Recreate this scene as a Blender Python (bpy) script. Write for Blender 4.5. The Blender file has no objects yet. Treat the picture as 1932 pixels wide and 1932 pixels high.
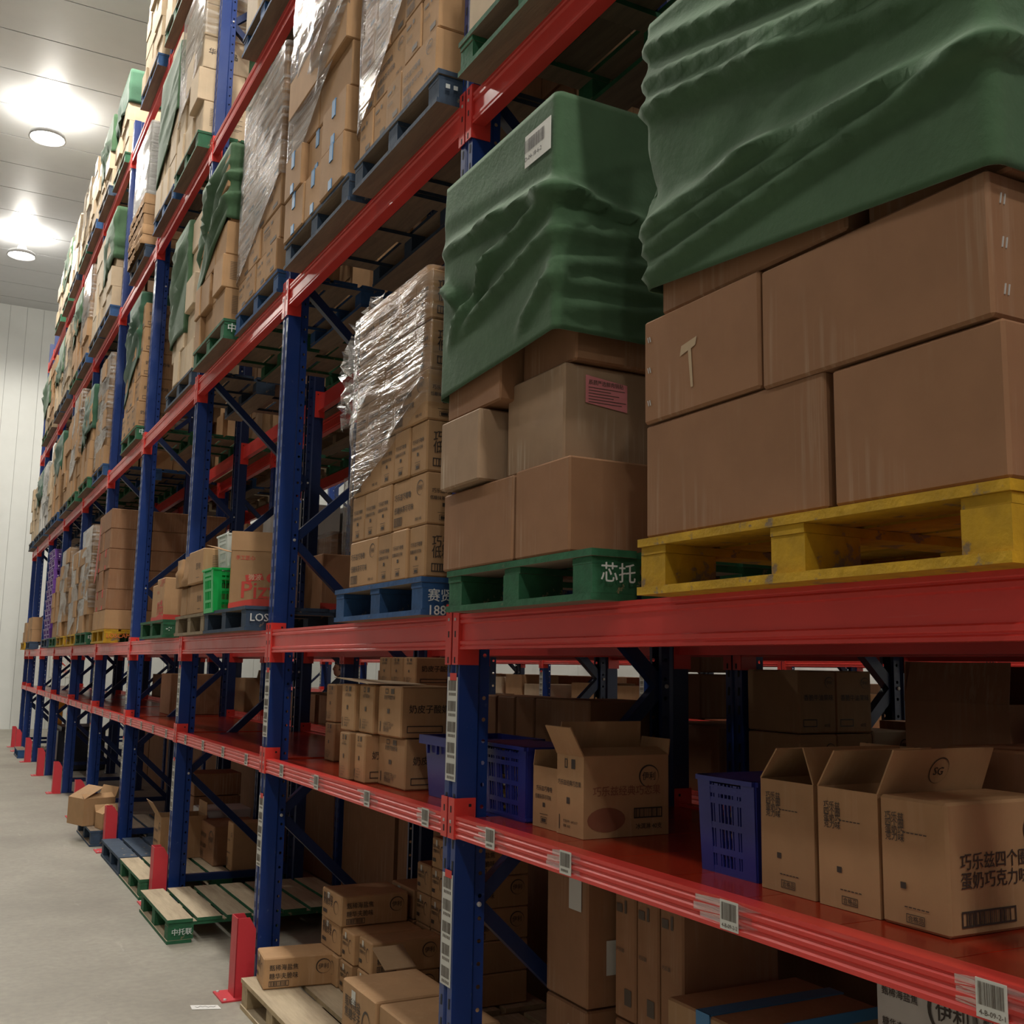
import bpy, bmesh, math, random
from mathutils import Vector, Matrix
random.seed(7)
S = bpy.context.scene
COL = S.collection
# ------------------------------------------------------------------ camera, world, lamps, exposure
PITCH, YAW, ROLL = math.radians(8.2907), math.radians(28.0678), math.radians(1.0266)
cd = bpy.data.cameras.new('camera'); cam = bpy.data.objects.new('camera', cd); COL.objects.link(cam)
_f = Vector((math.sin(YAW)*math.cos(PITCH), math.cos(YAW)*math.cos(PITCH), math.sin(PITCH)))
_r = _f.cross(Vector((0, 0, 1))).normalized(); _u = _r.cross(_f)
_rt = _r*math.cos(ROLL)+_u*math.sin(ROLL); _up = -_r*math.sin(ROLL)+_u*math.cos(ROLL)
M4 = Matrix((_rt, _up, -_f)).transposed().to_4x4(); M4.translation = Vector((-1.6377, 0, 1.72))
cam.matrix_world = M4
cd.sensor_width = 36.0; cd.sensor_fit = 'HORIZONTAL'; cd.lens = 2020.81/1932*36; cd.clip_start = .05; cd.clip_end = 200
S.camera = cam
S.view_settings.view_transform = 'Standard'; S.view_settings.look = 'None'
S.view_settings.gamma = 1; S.view_settings.use_curve_mapping = False
S.view_settings.exposure = -.02
W = bpy.data.worlds.new('world'); S.world = W; W.use_nodes = True
W.node_tree.nodes['Background'].inputs[0].default_value = (.9, .92, 1, 1)
W.node_tree.nodes['Background'].inputs[1].default_value = .02
LAMP_Y = (-11.3, -5.35, .6, 6.55, 12.5, 18.45, 24.4)
LAMP_COL = (1, .95, .86)
GLOW = .24
LAMPS = [(-.67, y, 620) for y in LAMP_Y] + [(-4.2, y, w) for y, w in zip(LAMP_Y, (220, 330, 100, 130, 200, 260, 260))] + [(3.9, y, 300) for y in LAMP_Y[2:]]
CEIL = 10.8
# ------------------------------------------------------------------ rack numbers (metres)
PY = [1.092+2.4*k for k in range(10)]+[23.80]      # upright centre lines
PYB = [-1.308]+PY
LZ = [1.14, 1.782, 3.757, 5.725, 7.70]              # underside of the beams of levels 1..5
TOP = [1.212, 1.905, 3.880, 5.848, 7.823]           # tops
ORD = ['first', 'second', 'third', 'fourth', 'fifth', 'sixth', 'seventh', 'eighth', 'ninth', 'tenth', 'eleventh', 'twelfth', 'thirteenth', 'fourteenth']

# ------------------------------------------------------------------ materials
MATS = {}
def nodes(name):
    m = bpy.data.materials.new(name); m.use_nodes = True; MATS[name] = m
    nt = m.node_tree; b = nt.nodes['Principled BSDF']
    return m, nt, b
def N(nt, t, **kw):
    n = nt.nodes.new(t)
    for k, v in kw.items(): setattr(n, k, v)
    return n
def rgb(c): return (c[0], c[1], c[2], 1)
def coordmap(nt, scale, kind='Object'):
    tc = N(nt, 'ShaderNodeTexCoord'); mp = N(nt, 'ShaderNodeMapping'); mp.inputs['Scale'].default_value = scale
    nt.links.new(tc.outputs[kind], mp.inputs['Vector']); return mp.outputs['Vector']
def noise(nt, vec, scale, detail=3, rough=.55):
    n = N(nt, 'ShaderNodeTexNoise'); n.inputs['Scale'].default_value = scale; n.inputs['Detail'].default_value = detail
    n.inputs['Roughness'].default_value = rough
    nt.links.new(vec, n.inputs['Vector']); return n.outputs['Fac']
def ramp(nt, fac, p0, p1, c0=(0, 0, 0), c1=(1, 1, 1)):
    r = N(nt, 'ShaderNodeValToRGB'); e = r.color_ramp.elements
    e[0].position = p0; e[1].position = p1; e[0].color = rgb(c0); e[1].color = rgb(c1)
    nt.links.new(fac, r.inputs['Fac']); return r.outputs['Color']
def mixc(nt, fac, a, b, mode='MIX'):
    m = N(nt, 'ShaderNodeMix', data_type='RGBA', blend_type=mode)
    for s, v in ((0, fac), (6, a), (7, b)):
        if isinstance(v, (int, float)): m.inputs[s].default_value = v
        elif isinstance(v, tuple): m.inputs[s].default_value = rgb(v)
        else: nt.links.new(v, m.inputs[s])
    return m.outputs[2]
def bump(nt, b, h, strength, dist=.01):
    n = N(nt, 'ShaderNodeBump'); n.inputs['Strength'].default_value = strength; n.inputs['Distance'].default_value = dist
    nt.links.new(h, n.inputs['Height']); nt.links.new(n.outputs[0], b.inputs['Normal'])
def varied(nt, col, amt):
    oi = N(nt, 'ShaderNodeObjectInfo'); mr = N(nt, 'ShaderNodeMapRange')
    mr.inputs[3].default_value = 1-amt; mr.inputs[4].default_value = 1+amt
    nt.links.new(oi.outputs['Random'], mr.inputs[0])
    h = N(nt, 'ShaderNodeHueSaturation'); nt.links.new(mr.outputs[0], h.inputs['Value'])
    if isinstance(col, tuple): h.inputs['Color'].default_value = rgb(col)
    else: nt.links.new(col, h.inputs['Color'])
    return h.outputs[0]
def kraft(name, col, pale, wear=.35, amt=.12):
    m, nt, b = nodes(name)
    v = coordmap(nt, (1, 1, 1)); v2 = coordmap(nt, (55, 55, 2.2))
    c = mixc(nt, ramp(nt, noise(nt, v, 7, 4), .3, .75), col, tuple(x*.84 for x in col))
    st = ramp(nt, noise(nt, v2, 1, 3, .6), .50, .80)
    big = ramp(nt, noise(nt, v, 3, 2), .42, .62)
    c = mixc(nt, mixc(nt, 1.0, st, big, 'MULTIPLY'), c, mixc(nt, wear, c, pale))
    nt.links.new(varied(nt, c, amt), b.inputs['Base Color'])
    b.inputs['Roughness'].default_value = .72; b.inputs['Specular IOR Level'].default_value = .25
    bump(nt, b, noise(nt, v2, 1, 2), .06)
    return m
KR_T = kraft('kraft_tan', (.45, .268, .135), (.62, .46, .30))
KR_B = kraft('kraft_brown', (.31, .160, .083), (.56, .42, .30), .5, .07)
KR_P = kraft('kraft_pale', (.60, .47, .32), (.72, .63, .5))
KR_I = kraft('kraft_inside', (.38, .25, .14), (.5, .37, .24))
KR_S = kraft('kraft_scuffed', (.36, .24, .15), (.66, .58, .46), .9, .05)
KR_W = kraft('carton_white', (.66, .64, .60), (.75, .74, .72))
def metal(name, col, rough=.32, wear=.0, wcol=(.6, .5, .5), spec=.5, var=.82):
    m, nt, b = nodes(name)
    v = coordmap(nt, (1, 1, 1))
    c = mixc(nt, ramp(nt, noise(nt, v, 2.5, 3), .3, .8), col, tuple(x*var for x in col))
    if wear:
        s = ramp(nt, noise(nt, coordmap(nt, (30, 2, 30)), 1, 4), .66, .78)
        c = mixc(nt, s, c, mixc(nt, wear, c, wcol))
    nt.links.new(c, b.inputs['Base Color'])
    r = N(nt, 'ShaderNodeMapRange'); r.inputs[3].default_value = rough*.75; r.inputs[4].default_value = rough*1.35
    nt.links.new(noise(nt, v, 9, 3), r.inputs[0]); nt.links.new(r.outputs[0], b.inputs['Roughness'])
    b.inputs['Specular IOR Level'].default_value = spec
    return m
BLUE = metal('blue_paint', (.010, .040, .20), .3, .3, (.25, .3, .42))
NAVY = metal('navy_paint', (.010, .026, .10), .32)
RED = metal('red_paint', (.74, .055, .045), .30, .35, (.62, .3, .26))
REDG = metal('guard_red_paint', (.60, .035, .05), .45)
DECK = metal('deck_red_paint', (.33, .024, .008), .20, .15, (.6, .2, .1), .55)
STEEL = metal('zinc_steel', (.55, .55, .53), .3)
def flat(name, col, rough=.7, emit=0):
    m, nt, b = nodes(name); b.inputs['Base Color'].default_value = rgb(col); b.inputs['Roughness'].default_value = rough
    if emit:
        b.inputs['Emission Color'].default_value = rgb(col); b.inputs['Emission Strength'].default_value = emit
    return m
INK = flat('ink_black', (.05, .036, .028), .6)
INKG = flat('ink_grey', (.10, .075, .055), .6)
INKR = flat('ink_red', (.55, .05, .035), .6)
INKR_SHADED = flat('ink_red_shaded', (.27, .10, .055), .6)  # red ink darkened: the shade on the open carton is in the colour
INKW = flat('stencil_white', (.62, .66, .64), .8)
INKO = flat('stencil_orange', (.72, .20, .05), .8)
YELP = flat('print_yellow', (.75, .48, .10), .7)
LABW = flat('label_white', (.62, .62, .57), .55)
LABP = flat('label_pink', (.72, .24, .26), .6)
SLOT = flat('slot_dark', (.008, .010, .016), .6)
REDTAG = flat('tag_red', (.62, .05, .04), .6)
def tapemat(name, col, a=1):
    m, nt, b = nodes(name); b.inputs['Base Color'].default_value = rgb(col); b.inputs['Roughness'].default_value = .5
    return m
TAPE = tapemat('clear_brown_tape', (.46, .33, .19)); TAPEB = tapemat('blue_tape', (.05, .20, .42)); TAPER = tapemat('red_tape', (.5, .05, .04))
def paintwood(name, col, wear=.62, wood=(.42, .30, .17)):
    m, nt, b = nodes(name); v = coordmap(nt, (1, 1, 1))
    w = mixc(nt, ramp(nt, noise(nt, coordmap(nt, (26, 5, 26)), 1, 4), .3, .75), wood, tuple(x*.6 for x in wood))
    p = mixc(nt, ramp(nt, noise(nt, v, 14, 4), .3, .75), col, tuple(x*.6 for x in col))
    mask = ramp(nt, noise(nt, v, 9, 5, .7), wear, wear+.05)
    nt.links.new(varied(nt, mixc(nt, mask, p, w), .12), b.inputs['Base Color']); b.inputs['Roughness'].default_value = .75
    bump(nt, b, noise(nt, coordmap(nt, (40, 40, 40)), 1, 4), .25)
    return m
def rawwood(name, c0, c1):
    m, nt, b = nodes(name)
    w = mixc(nt, ramp(nt, noise(nt, coordmap(nt, (22, 2.5, 22)), 1, 5, .65), .3, .72), c0, c1)
    nt.links.new(varied(nt, w, .15), b.inputs['Base Color']); b.inputs['Roughness'].default_value = .8
    bump(nt, b, noise(nt, coordmap(nt, (50, 6, 50)), 1, 3), .2)
    return m
WOOD = rawwood('pale_wood', (.50, .41, .28), (.32, .25, .165))
WOODD = rawwood('grey_wood', (.25, .19, .13), (.15, .11, .08))
P_GRN = paintwood('green_painted_wood', (.018, .13, .055)); P_BLU = paintwood('blue_painted_wood', (.018, .085, .24))
P_NVY = paintwood('slate_painted_wood', (.03, .06, .11)); P_YEL = paintwood('yellow_painted_wood', (.55, .32, .008), .555, (.26, .18, .10))
P_RAW = paintwood('raw_dirty_wood', (.30, .23, .14), .55); P_PALE = paintwood('raw_clean_wood', (.5, .38, .22), .6)
PALCOL = {'green': (P_GRN, WOODD), 'blue': (P_BLU, WOODD), 'slate': (P_NVY, WOODD), 'yellow': (P_YEL, P_YEL), 'brown': (P_RAW, WOODD),
          'greenpale': (P_GRN, WOOD), 'pale': (P_PALE, WOOD), 'slatepale': (P_NVY, P_NVY)}
def cloth(name, col):
    m, nt, b = nodes(name); v = coordmap(nt, (1, 1, 1))
    c = mixc(nt, ramp(nt, noise(nt, v, 5, 4), .3, .75), col, tuple(x*.75 for x in col))
    nt.links.new(c, b.inputs['Base Color']); b.inputs['Roughness'].default_value = .85
    b.inputs['Sheen Weight'].default_value = .15; b.inputs['Specular IOR Level'].default_value = .2
    bump(nt, b, noise(nt, v, 38, 4, .6), .18, .01)
    return m
CLOTH = cloth('green_canvas', (.066, .135, .068)); CLOTHD = cloth('dark_green_canvas', (.040, .105, .062))
def filmmat(name, white, gloss):
    m, nt, b = nodes(name); out = nt.nodes['Material Output']; nt.nodes.remove(b)
    tr = N(nt, 'ShaderNodeBsdfTransparent'); tr.inputs[0].default_value = (.93, .93, .92, 1)
    gl = N(nt, 'ShaderNodeBsdfGlossy'); gl.inputs['Roughness'].default_value = .16
    df = N(nt, 'ShaderNodeBsdfDiffuse'); df.inputs[0].default_value = (.75, .74, .72, 1)
    tl = N(nt, 'ShaderNodeBsdfTranslucent'); tl.inputs[0].default_value = (.75, .74, .72, 1)
    tc = N(nt, 'ShaderNodeTexCoord'); mp = N(nt, 'ShaderNodeMapping'); mp.inputs['Rotation'].default_value = (math.radians(35), 0, 0)
    mp.inputs['Scale'].default_value = (3, 2.2, 34); nt.links.new(tc.outputs['Object'], mp.inputs[0])
    n1 = noise(nt, mp.outputs[0], 1, 4, .6)
    bp = N(nt, 'ShaderNodeBump'); bp.inputs['Strength'].default_value = .8; bp.inputs['Distance'].default_value = .02
    nt.links.new(n1, bp.inputs['Height'])
    nt.links.new(bp.outputs[0], gl.inputs['Normal'])
    st = ramp(nt, n1, .42, .8)
    fw = N(nt, 'ShaderNodeMath', operation='MULTIPLY'); nt.links.new(st, fw.inputs[0]); fw.inputs[1].default_value = white
    m1 = N(nt, 'ShaderNodeMixShader'); nt.links.new(fw.outputs[0], m1.inputs[0]); nt.links.new(tr.outputs[0], m1.inputs[1]); nt.links.new(df.outputs[0], m1.inputs[2])
    lw = N(nt, 'ShaderNodeLayerWeight'); lw.inputs[0].default_value = .35; nt.links.new(bp.outputs[0], lw.inputs['Normal'])
    fg = N(nt, 'ShaderNodeMath', operation='MULTIPLY'); nt.links.new(lw.outputs['Fresnel'], fg.inputs[0]); fg.inputs[1].default_value = gloss
    m2 = N(nt, 'ShaderNodeMixShader'); nt.links.new(fg.outputs[0], m2.inputs[0]); nt.links.new(m1.outputs[0], m2.inputs[1]); nt.links.new(gl.outputs[0], m2.inputs[2])
    nt.links.new(m2.outputs[0], out.inputs[0])
    return m
FILM = filmmat('stretch_film', .20, .65); FILMW = filmmat('cloudy_stretch_film', .62, .7)
def plastic(name, col, rough=.35):
    m, nt, b = nodes(name); b.inputs['Base Color'].default_value = rgb(col); b.inputs['Roughness'].default_value = rough
    return m
PL_BLUE = plastic('blue_plastic', (.020, .028, .22)); PL_GRN = plastic('green_plastic', (.0, .48, .10)); PL_WHT = plastic('white_plastic', (.62, .66, .62))
PL_PUR = plastic('purple_plastic', (.17, .06, .33))
def concrete():
    m, nt, b = nodes('concrete'); v = coordmap(nt, (1, 1, 1))
    c = mixc(nt, ramp(nt, noise(nt, v, .8, 6, .65), .3, .7), (.37, .345, .285), (.235, .215, .175))
    c = mixc(nt, ramp(nt, noise(nt, v, 22, 4), .35, .8), c, mixc(nt, .45, c, (.17, .16, .14)))
    c = mixc(nt, ramp(nt, noise(nt, coordmap(nt, (9, 1.2, 1)), 1, 5, .7), .64, .72), c, mixc(nt, .3, c, (.55, .52, .46)))
    nt.links.new(c, b.inputs['Base Color']); b.inputs['Roughness'].default_value = .55
    bump(nt, b, noise(nt, v, 40, 3), .05)
    return m
CONC = concrete()
CEILM = metal('ceiling_white', (.70, .71, .72), .42, 0, spec=.35, var=.95); WALLM = metal('wall_white', (.62, .63, .60), .42, 0, spec=.35, var=.95); WALLG = metal('wall_grey', (.22, .22, .22), .6, 0, spec=.2); SEAM = flat('seam_dark', (.12, .12, .115))
LENS = flat('lamp_lens', (1, .95, .86), .4, 60.0); HOUS = metal('lamp_housing', (.5, .5, .5), .4)
SKIN = flat('skin', (.42, .22, .14), .5); HAIR = flat('hair_black', (.012, .011, .011), .5); JACK = cloth('dark_jacket', (.03, .03, .04)); GLOVE = flat('glove_dark', (.05, .045, .045))
SNACK = flat('snack_yellow', (.75, .48, .12), .4); SNACKW = flat('snack_white', (.75, .72, .66), .4); ORANGE = flat('machine_orange', (.75, .33, .03), .45); DARKB = flat('black_plastic', (.02, .024, .035), .4)
PAPER = flat('paper_white', (.75, .75, .73), .8)

# ------------------------------------------------------------------ mesh helpers
class MB:
    def __init__(s): s.v = []; s.f = []; s.m = []
    def poly(s, pts, mat=0):
        n = len(s.v); s.v += [tuple(p) for p in pts]; s.f.append(tuple(range(n, n+len(pts)))); s.m.append(mat)
    def hexa(s, p, mat=0, mats=None):
        n = len(s.v); s.v += [tuple(q) for q in p]
        for i, q in enumerate(((0, 3, 2, 1), (4, 5, 6, 7), (0, 1, 5, 4), (1, 2, 6, 5), (2, 3, 7, 6), (3, 0, 4, 7))):
            s.f.append(tuple(n+k for k in q)); s.m.append(mats[i] if mats else mat)
    def box(s, x0, x1, y0, y1, z0, z1, mat=0, mats=None):
        s.hexa([(x0, y0, z0), (x1, y0, z0), (x1, y1, z0), (x0, y1, z0), (x0, y0, z1), (x1, y0, z1), (x1, y1, z1), (x0, y1, z1)], mat, mats)
    def bar(s, a, b, w, h, mat=0, up=(0, 0, 1)):
        a = Vector(a); b = Vector(b); d = (b-a).normalized(); sd = d.cross(Vector(up))
        sd = sd.normalized() if sd.length > 1e-4 else Vector((1, 0, 0)); u = sd.cross(d)
        sd *= w/2; u *= h/2
        s.hexa([a-sd-u, a+sd-u, b+sd-u, b-sd-u, a-sd+u, a+sd+u, b+sd+u, b-sd+u], mat)
    def prism(s, prof, y0, y1, mat=0, cap=True):       # profile in (x,z), extruded along Y
        n = len(s.v); k = len(prof)
        s.v += [(x, y0, z) for x, z in prof]+[(x, y1, z) for x, z in prof]
        for i in range(k):
            j = (i+1) % k; s.f.append((n+i, n+j, n+k+j, n+k+i)); s.m.append(mat)
        if cap: s.f += [tuple(n+i for i in range(k))[::-1], tuple(n+k+i for i in range(k))]; s.m += [mat, mat]
    def extz(s, prof, z0, z1, mat=0, close=True, cap=True):   # profile in (x,y), extruded along Z
        n = len(s.v); k = len(prof)
        s.v += [(x, y, z0) for x, y in prof]+[(x, y, z1) for x, y in prof]
        for i in range(k if close else k-1):
            j = (i+1) % k; s.f.append((n+i, n+j, n+k+j, n+k+i)); s.m.append(mat)
        if cap and close: s.f += [tuple(n+i for i in range(k))[::-1], tuple(n+k+i for i in range(k))]; s.m += [mat, mat]
    def lathe(s, prof, seg=16, o=(0, 0, 0), mat=0):
        n = len(s.v); k = len(prof)
        for i in range(seg):
            a = 2*math.pi*i/seg; s.v += [(o[0]+r*math.cos(a), o[1]+r*math.sin(a), o[2]+z) for r, z in prof]
        for i in range(seg):
            j = (i+1) % seg
            for q in range(k-1): s.f.append((n+i*k+q, n+j*k+q, n+j*k+q+1, n+i*k+q+1)); s.m.append(mat)
    def add(s, me, mw, mat=0):
        n = len(s.v); s.v += [tuple(mw @ Vector(v)) for v in me[0]]; s.f += [tuple(n+i for i in f) for f in me[1]]; s.m += [mat]*len(me[1])
    def mesh(s, name, mats, smooth=False):
        me = bpy.data.meshes.new(name); me.from_pydata(s.v, [], s.f)
        for m in mats: me.materials.append(m)
        me.polygons.foreach_set('material_index', s.m)
        if smooth: me.polygons.foreach_set('use_smooth', [True]*len(s.f))
        me.update(); return me
    def build(s, name, mats, parent=None, loc=(0, 0, 0), rz=0, smooth=False):
        if not isinstance(mats, (list, tuple)): mats = [mats]
        return link(name, s.mesh(name, mats, smooth), parent, loc, rz)
def link(name, me, parent=None, loc=(0, 0, 0), rz=0):
    o = bpy.data.objects.new(name, me); COL.objects.link(o); o.location = loc
    if rz: o.rotation_euler = (0, 0, rz)
    if parent is not None: o.parent = parent
    return o
LONG = []
def tag(o, label=None, cat=None, group=None, kind=None):
    if label and not 4 <= len(label.split()) <= 16: LONG.append(label)
    if label: o['label'] = label
    if cat: o['category'] = cat
    if group: o['group'] = group
    if kind or cat: o['kind'] = kind or 'thing'
    return o
def empty(name, loc, label, cat, group=None, rz=0):
    return tag(link(name, None, None, loc, rz), label, cat, group)
def copy_tree(o, parent=None):
    c = o.copy(); COL.objects.link(c); c.parent = parent
    for ch in o.children: copy_tree(ch, c)
    return c
_bx = {}
def boxmesh(dx, dy, dz, mat, bev=.005, name='carton'):
    k = (round(dx, 3), round(dy, 3), round(dz, 3), mat.name, bev)
    if k not in _bx:
        bm = bmesh.new(); bmesh.ops.create_cube(bm, size=1)
        for v in bm.verts: v.co = Vector((v.co.x*dx, v.co.y*dy, (v.co.z+.5)*dz))
        if bev: bmesh.ops.bevel(bm, geom=bm.edges[:], offset=bev, segments=1, affect='EDGES')
        me = bpy.data.meshes.new(name); bm.to_mesh(me); bm.free(); me.materials.append(mat); _bx[k] = me
    return _bx[k]
_tx = {}
def textdata(s):
    if s not in _tx:
        cu = bpy.data.curves.new('t', 'FONT'); cu.body = s; cu.size = 1; cu.resolution_u = 2
        o = bpy.data.objects.new('t', cu); COL.objects.link(o)
        dg = bpy.context.evaluated_depsgraph_get(); dg.update()
        me = bpy.data.meshes.new_from_object(o.evaluated_get(dg))
        vs = [tuple(v.co) for v in me.vertices]; fs = [tuple(p.vertices) for p in me.polygons]
        w = max((v[0] for v in vs), default=1)
        _tx[s] = (vs, fs, w)
        bpy.data.objects.remove(o); bpy.data.curves.remove(cu); bpy.data.meshes.remove(me)
    return _tx[s]
FR = Matrix(((0, 0, -1), (-1, 0, 0), (0, 1, 0))).to_4x4()    # flat print (u right, v up) put on a face looking to -X
SD = Matrix(((1, 0, 0), (0, 0, -1), (0, 1, 0))).to_4x4()     # ... looking to -Y
BK = Matrix(((0, 0, 1), (1, 0, 0), (0, 1, 0))).to_4x4()      # ... looking to +X
def art(items):
    """flat print in (u, v): ('t',text,u,v,size[,squeeze]) ('o',u,v,ru,rv,w) ('f',u,v,w,h,t) ('b',u,v,w,h,n) ('r',u,v,w,h); last entry may be a material slot"""
    b = MB()
    def rect(u, v, w, h, m=0): b.poly([(u, v, 0), (u+w, v, 0), (u+w, v+h, 0), (u, v+h, 0)], m)
    for it in items:
        k = it[0]
        if k == 't':
            vs, fs, w = textdata(it[1]); sq = it[5] if len(it) > 5 else 1; m = it[6] if len(it) > 6 else 0
            for du, dv in ((0, 0), (.022, .012)):     # struck twice, so the lettering is bold
                b.add((vs, fs), Matrix.Translation((it[2]+du*it[4], it[3]+dv*it[4], du*.002)) @ Matrix.Diagonal((it[4]*sq, it[4], 1, 1)), m)
        elif k == 'o':
            _, u, v, ru, rv, w = it[:6]; n = 28
            for i in range(n):
                a, c = 2*math.pi*i/n, 2*math.pi*(i+1)/n
                t0 = 1-w*(1.25+math.cos(a-2.4))/2.2; t1 = 1-w*(1.25+math.cos(c-2.4))/2.2
                b.poly([(u+ru*math.cos(a), v+rv*math.sin(a), 0), (u+ru*math.cos(c), v+rv*math.sin(c), 0), (u+ru*t1*math.cos(c), v+rv*t1*math.sin(c), 0), (u+ru*t0*math.cos(a), v+rv*t0*math.sin(a), 0)])
        elif k == 'f':
            _, u, v, w, h, t = it[:6]
            rect(u, v, w, t); rect(u, v+h-t, w, t); rect(u, v+t, t, h-2*t); rect(u+w-t, v+t, t, h-2*t)
        elif k == 'b':
            _, u, v, w, h, n = it[:6]; m = it[6] if len(it) > 6 else 0; rr = random.Random(int(n*91+w*999)); x = u; st = w/n
            for i in range(n):
                rect(x, v, st*rr.uniform(.25, .75), h, m); x += st
        elif k == 'r': rect(*it[1:5], it[5] if len(it) > 5 else 0)
        elif k == 'p': b.poly([(x, y, 0) for x, y in it[1]], it[2] if len(it) > 2 else 0)
    return b
_ar = {}
def stick(parent, key, items, mats, where, M, name='printed_text', label=None):
    k = (key, M is FR, M is SD)
    if k not in _ar:
        b = art(items); m = MB(); m.v = [tuple(M @ Vector(v)) for v in b.v]; m.f = b.f; m.m = b.m
        _ar[k] = m.mesh(name, mats if isinstance(mats, (list, tuple)) else [mats])
    o = link(name, _ar[k], parent, where)
    if label: o['label'] = label
    return o
LOGO = lambda u, v, r: [('o', u, v, r, r*.92, .16), ('t', '伊利', u-r*.68, v-r*.28, r*.72, .95)]
def rows2(a, c, s, sq=.85): return [('t', a, 0, s*1.35, s, sq), ('t', c, 0, 0, s, sq)]
EPS = .0022
# ------------------------------------------------------------------ cartons
CART = [0]
FAR = MB(); FARM = [KR_T, KR_B, KR_P, KR_W]
def carton(x0, y0, z0, dx, dy, dz, mat, label, group, fd=None, sd=None, tape=None, rz=0., near=True, top=None):
    """x0,y0,z0: the corner nearest the aisle and the camera, and the base"""
    o = link('carton', boxmesh(dx-.004, dy-.004, dz-.002, mat, .006 if near else .004), None, (x0+dx/2, y0+dy/2, z0), rz)
    tag(o, label, 'carton', group); CART[0] += 1
    if tape is not None:
        b = MB(); w = .024
        b.box(-dx/2-.0022, -dx/2+.002, -w, w, dz*.62, dz-.001); b.box(-dx/2-.0022, -dx/2+.002, -w, w, 0.002, dz*.22)
        b.box(-dx/2-.0022, dx/2, -w, w, dz-.003, dz+.0004)
        b.build('tape', tape, o)
    if fd: stick(o, (fd, round(dy, 2), round(dz, 2), 'f'), DES[fd](dy, dz), DESM.get(fd, INK), (-dx/2-EPS+.002, dy/2, 0), FR)
    if sd: stick(o, (sd, round(dx, 2), round(dz, 2), 's'), DES[sd](dx, dz), DESM.get(sd, INK), (-dx/2, -dy/2-EPS+.002, 0), SD)
    return o
def d_end(a, c):      # narrow end of a printed carton
    return lambda w, h: [('t', a, w*.14, h*.60, w*.118, .95), ('t', c, w*.10, h*.47, w*.104, .92), ('r', w*.42, h*.34, w*.1, h*.07), ('r', w*.3, h*.22, w*.34, .0016), ('f', w*.34, h*.08, w*.26, h*.10, .0016), ('r', w*.38, h*.10, w*.18, h*.055)]
def d_wide(a, c, logo=True, big=.15):
    return lambda w, h: [('t', a, w*.07, h*.60, w*big*.66, .95), ('t', c, w*.07, h*.34, w*big*.66, .95), ('f', w*.07, h*.08, w*.24, h*.17, .003), ('b', w*.09, h*.10, w*.2, h*.13, 12), ('t', '数量: 30支', w*.7, h*.1, w*.04)]+(LOGO(w*.82, h*.72, min(w, h)*.16) if logo else [])
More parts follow.
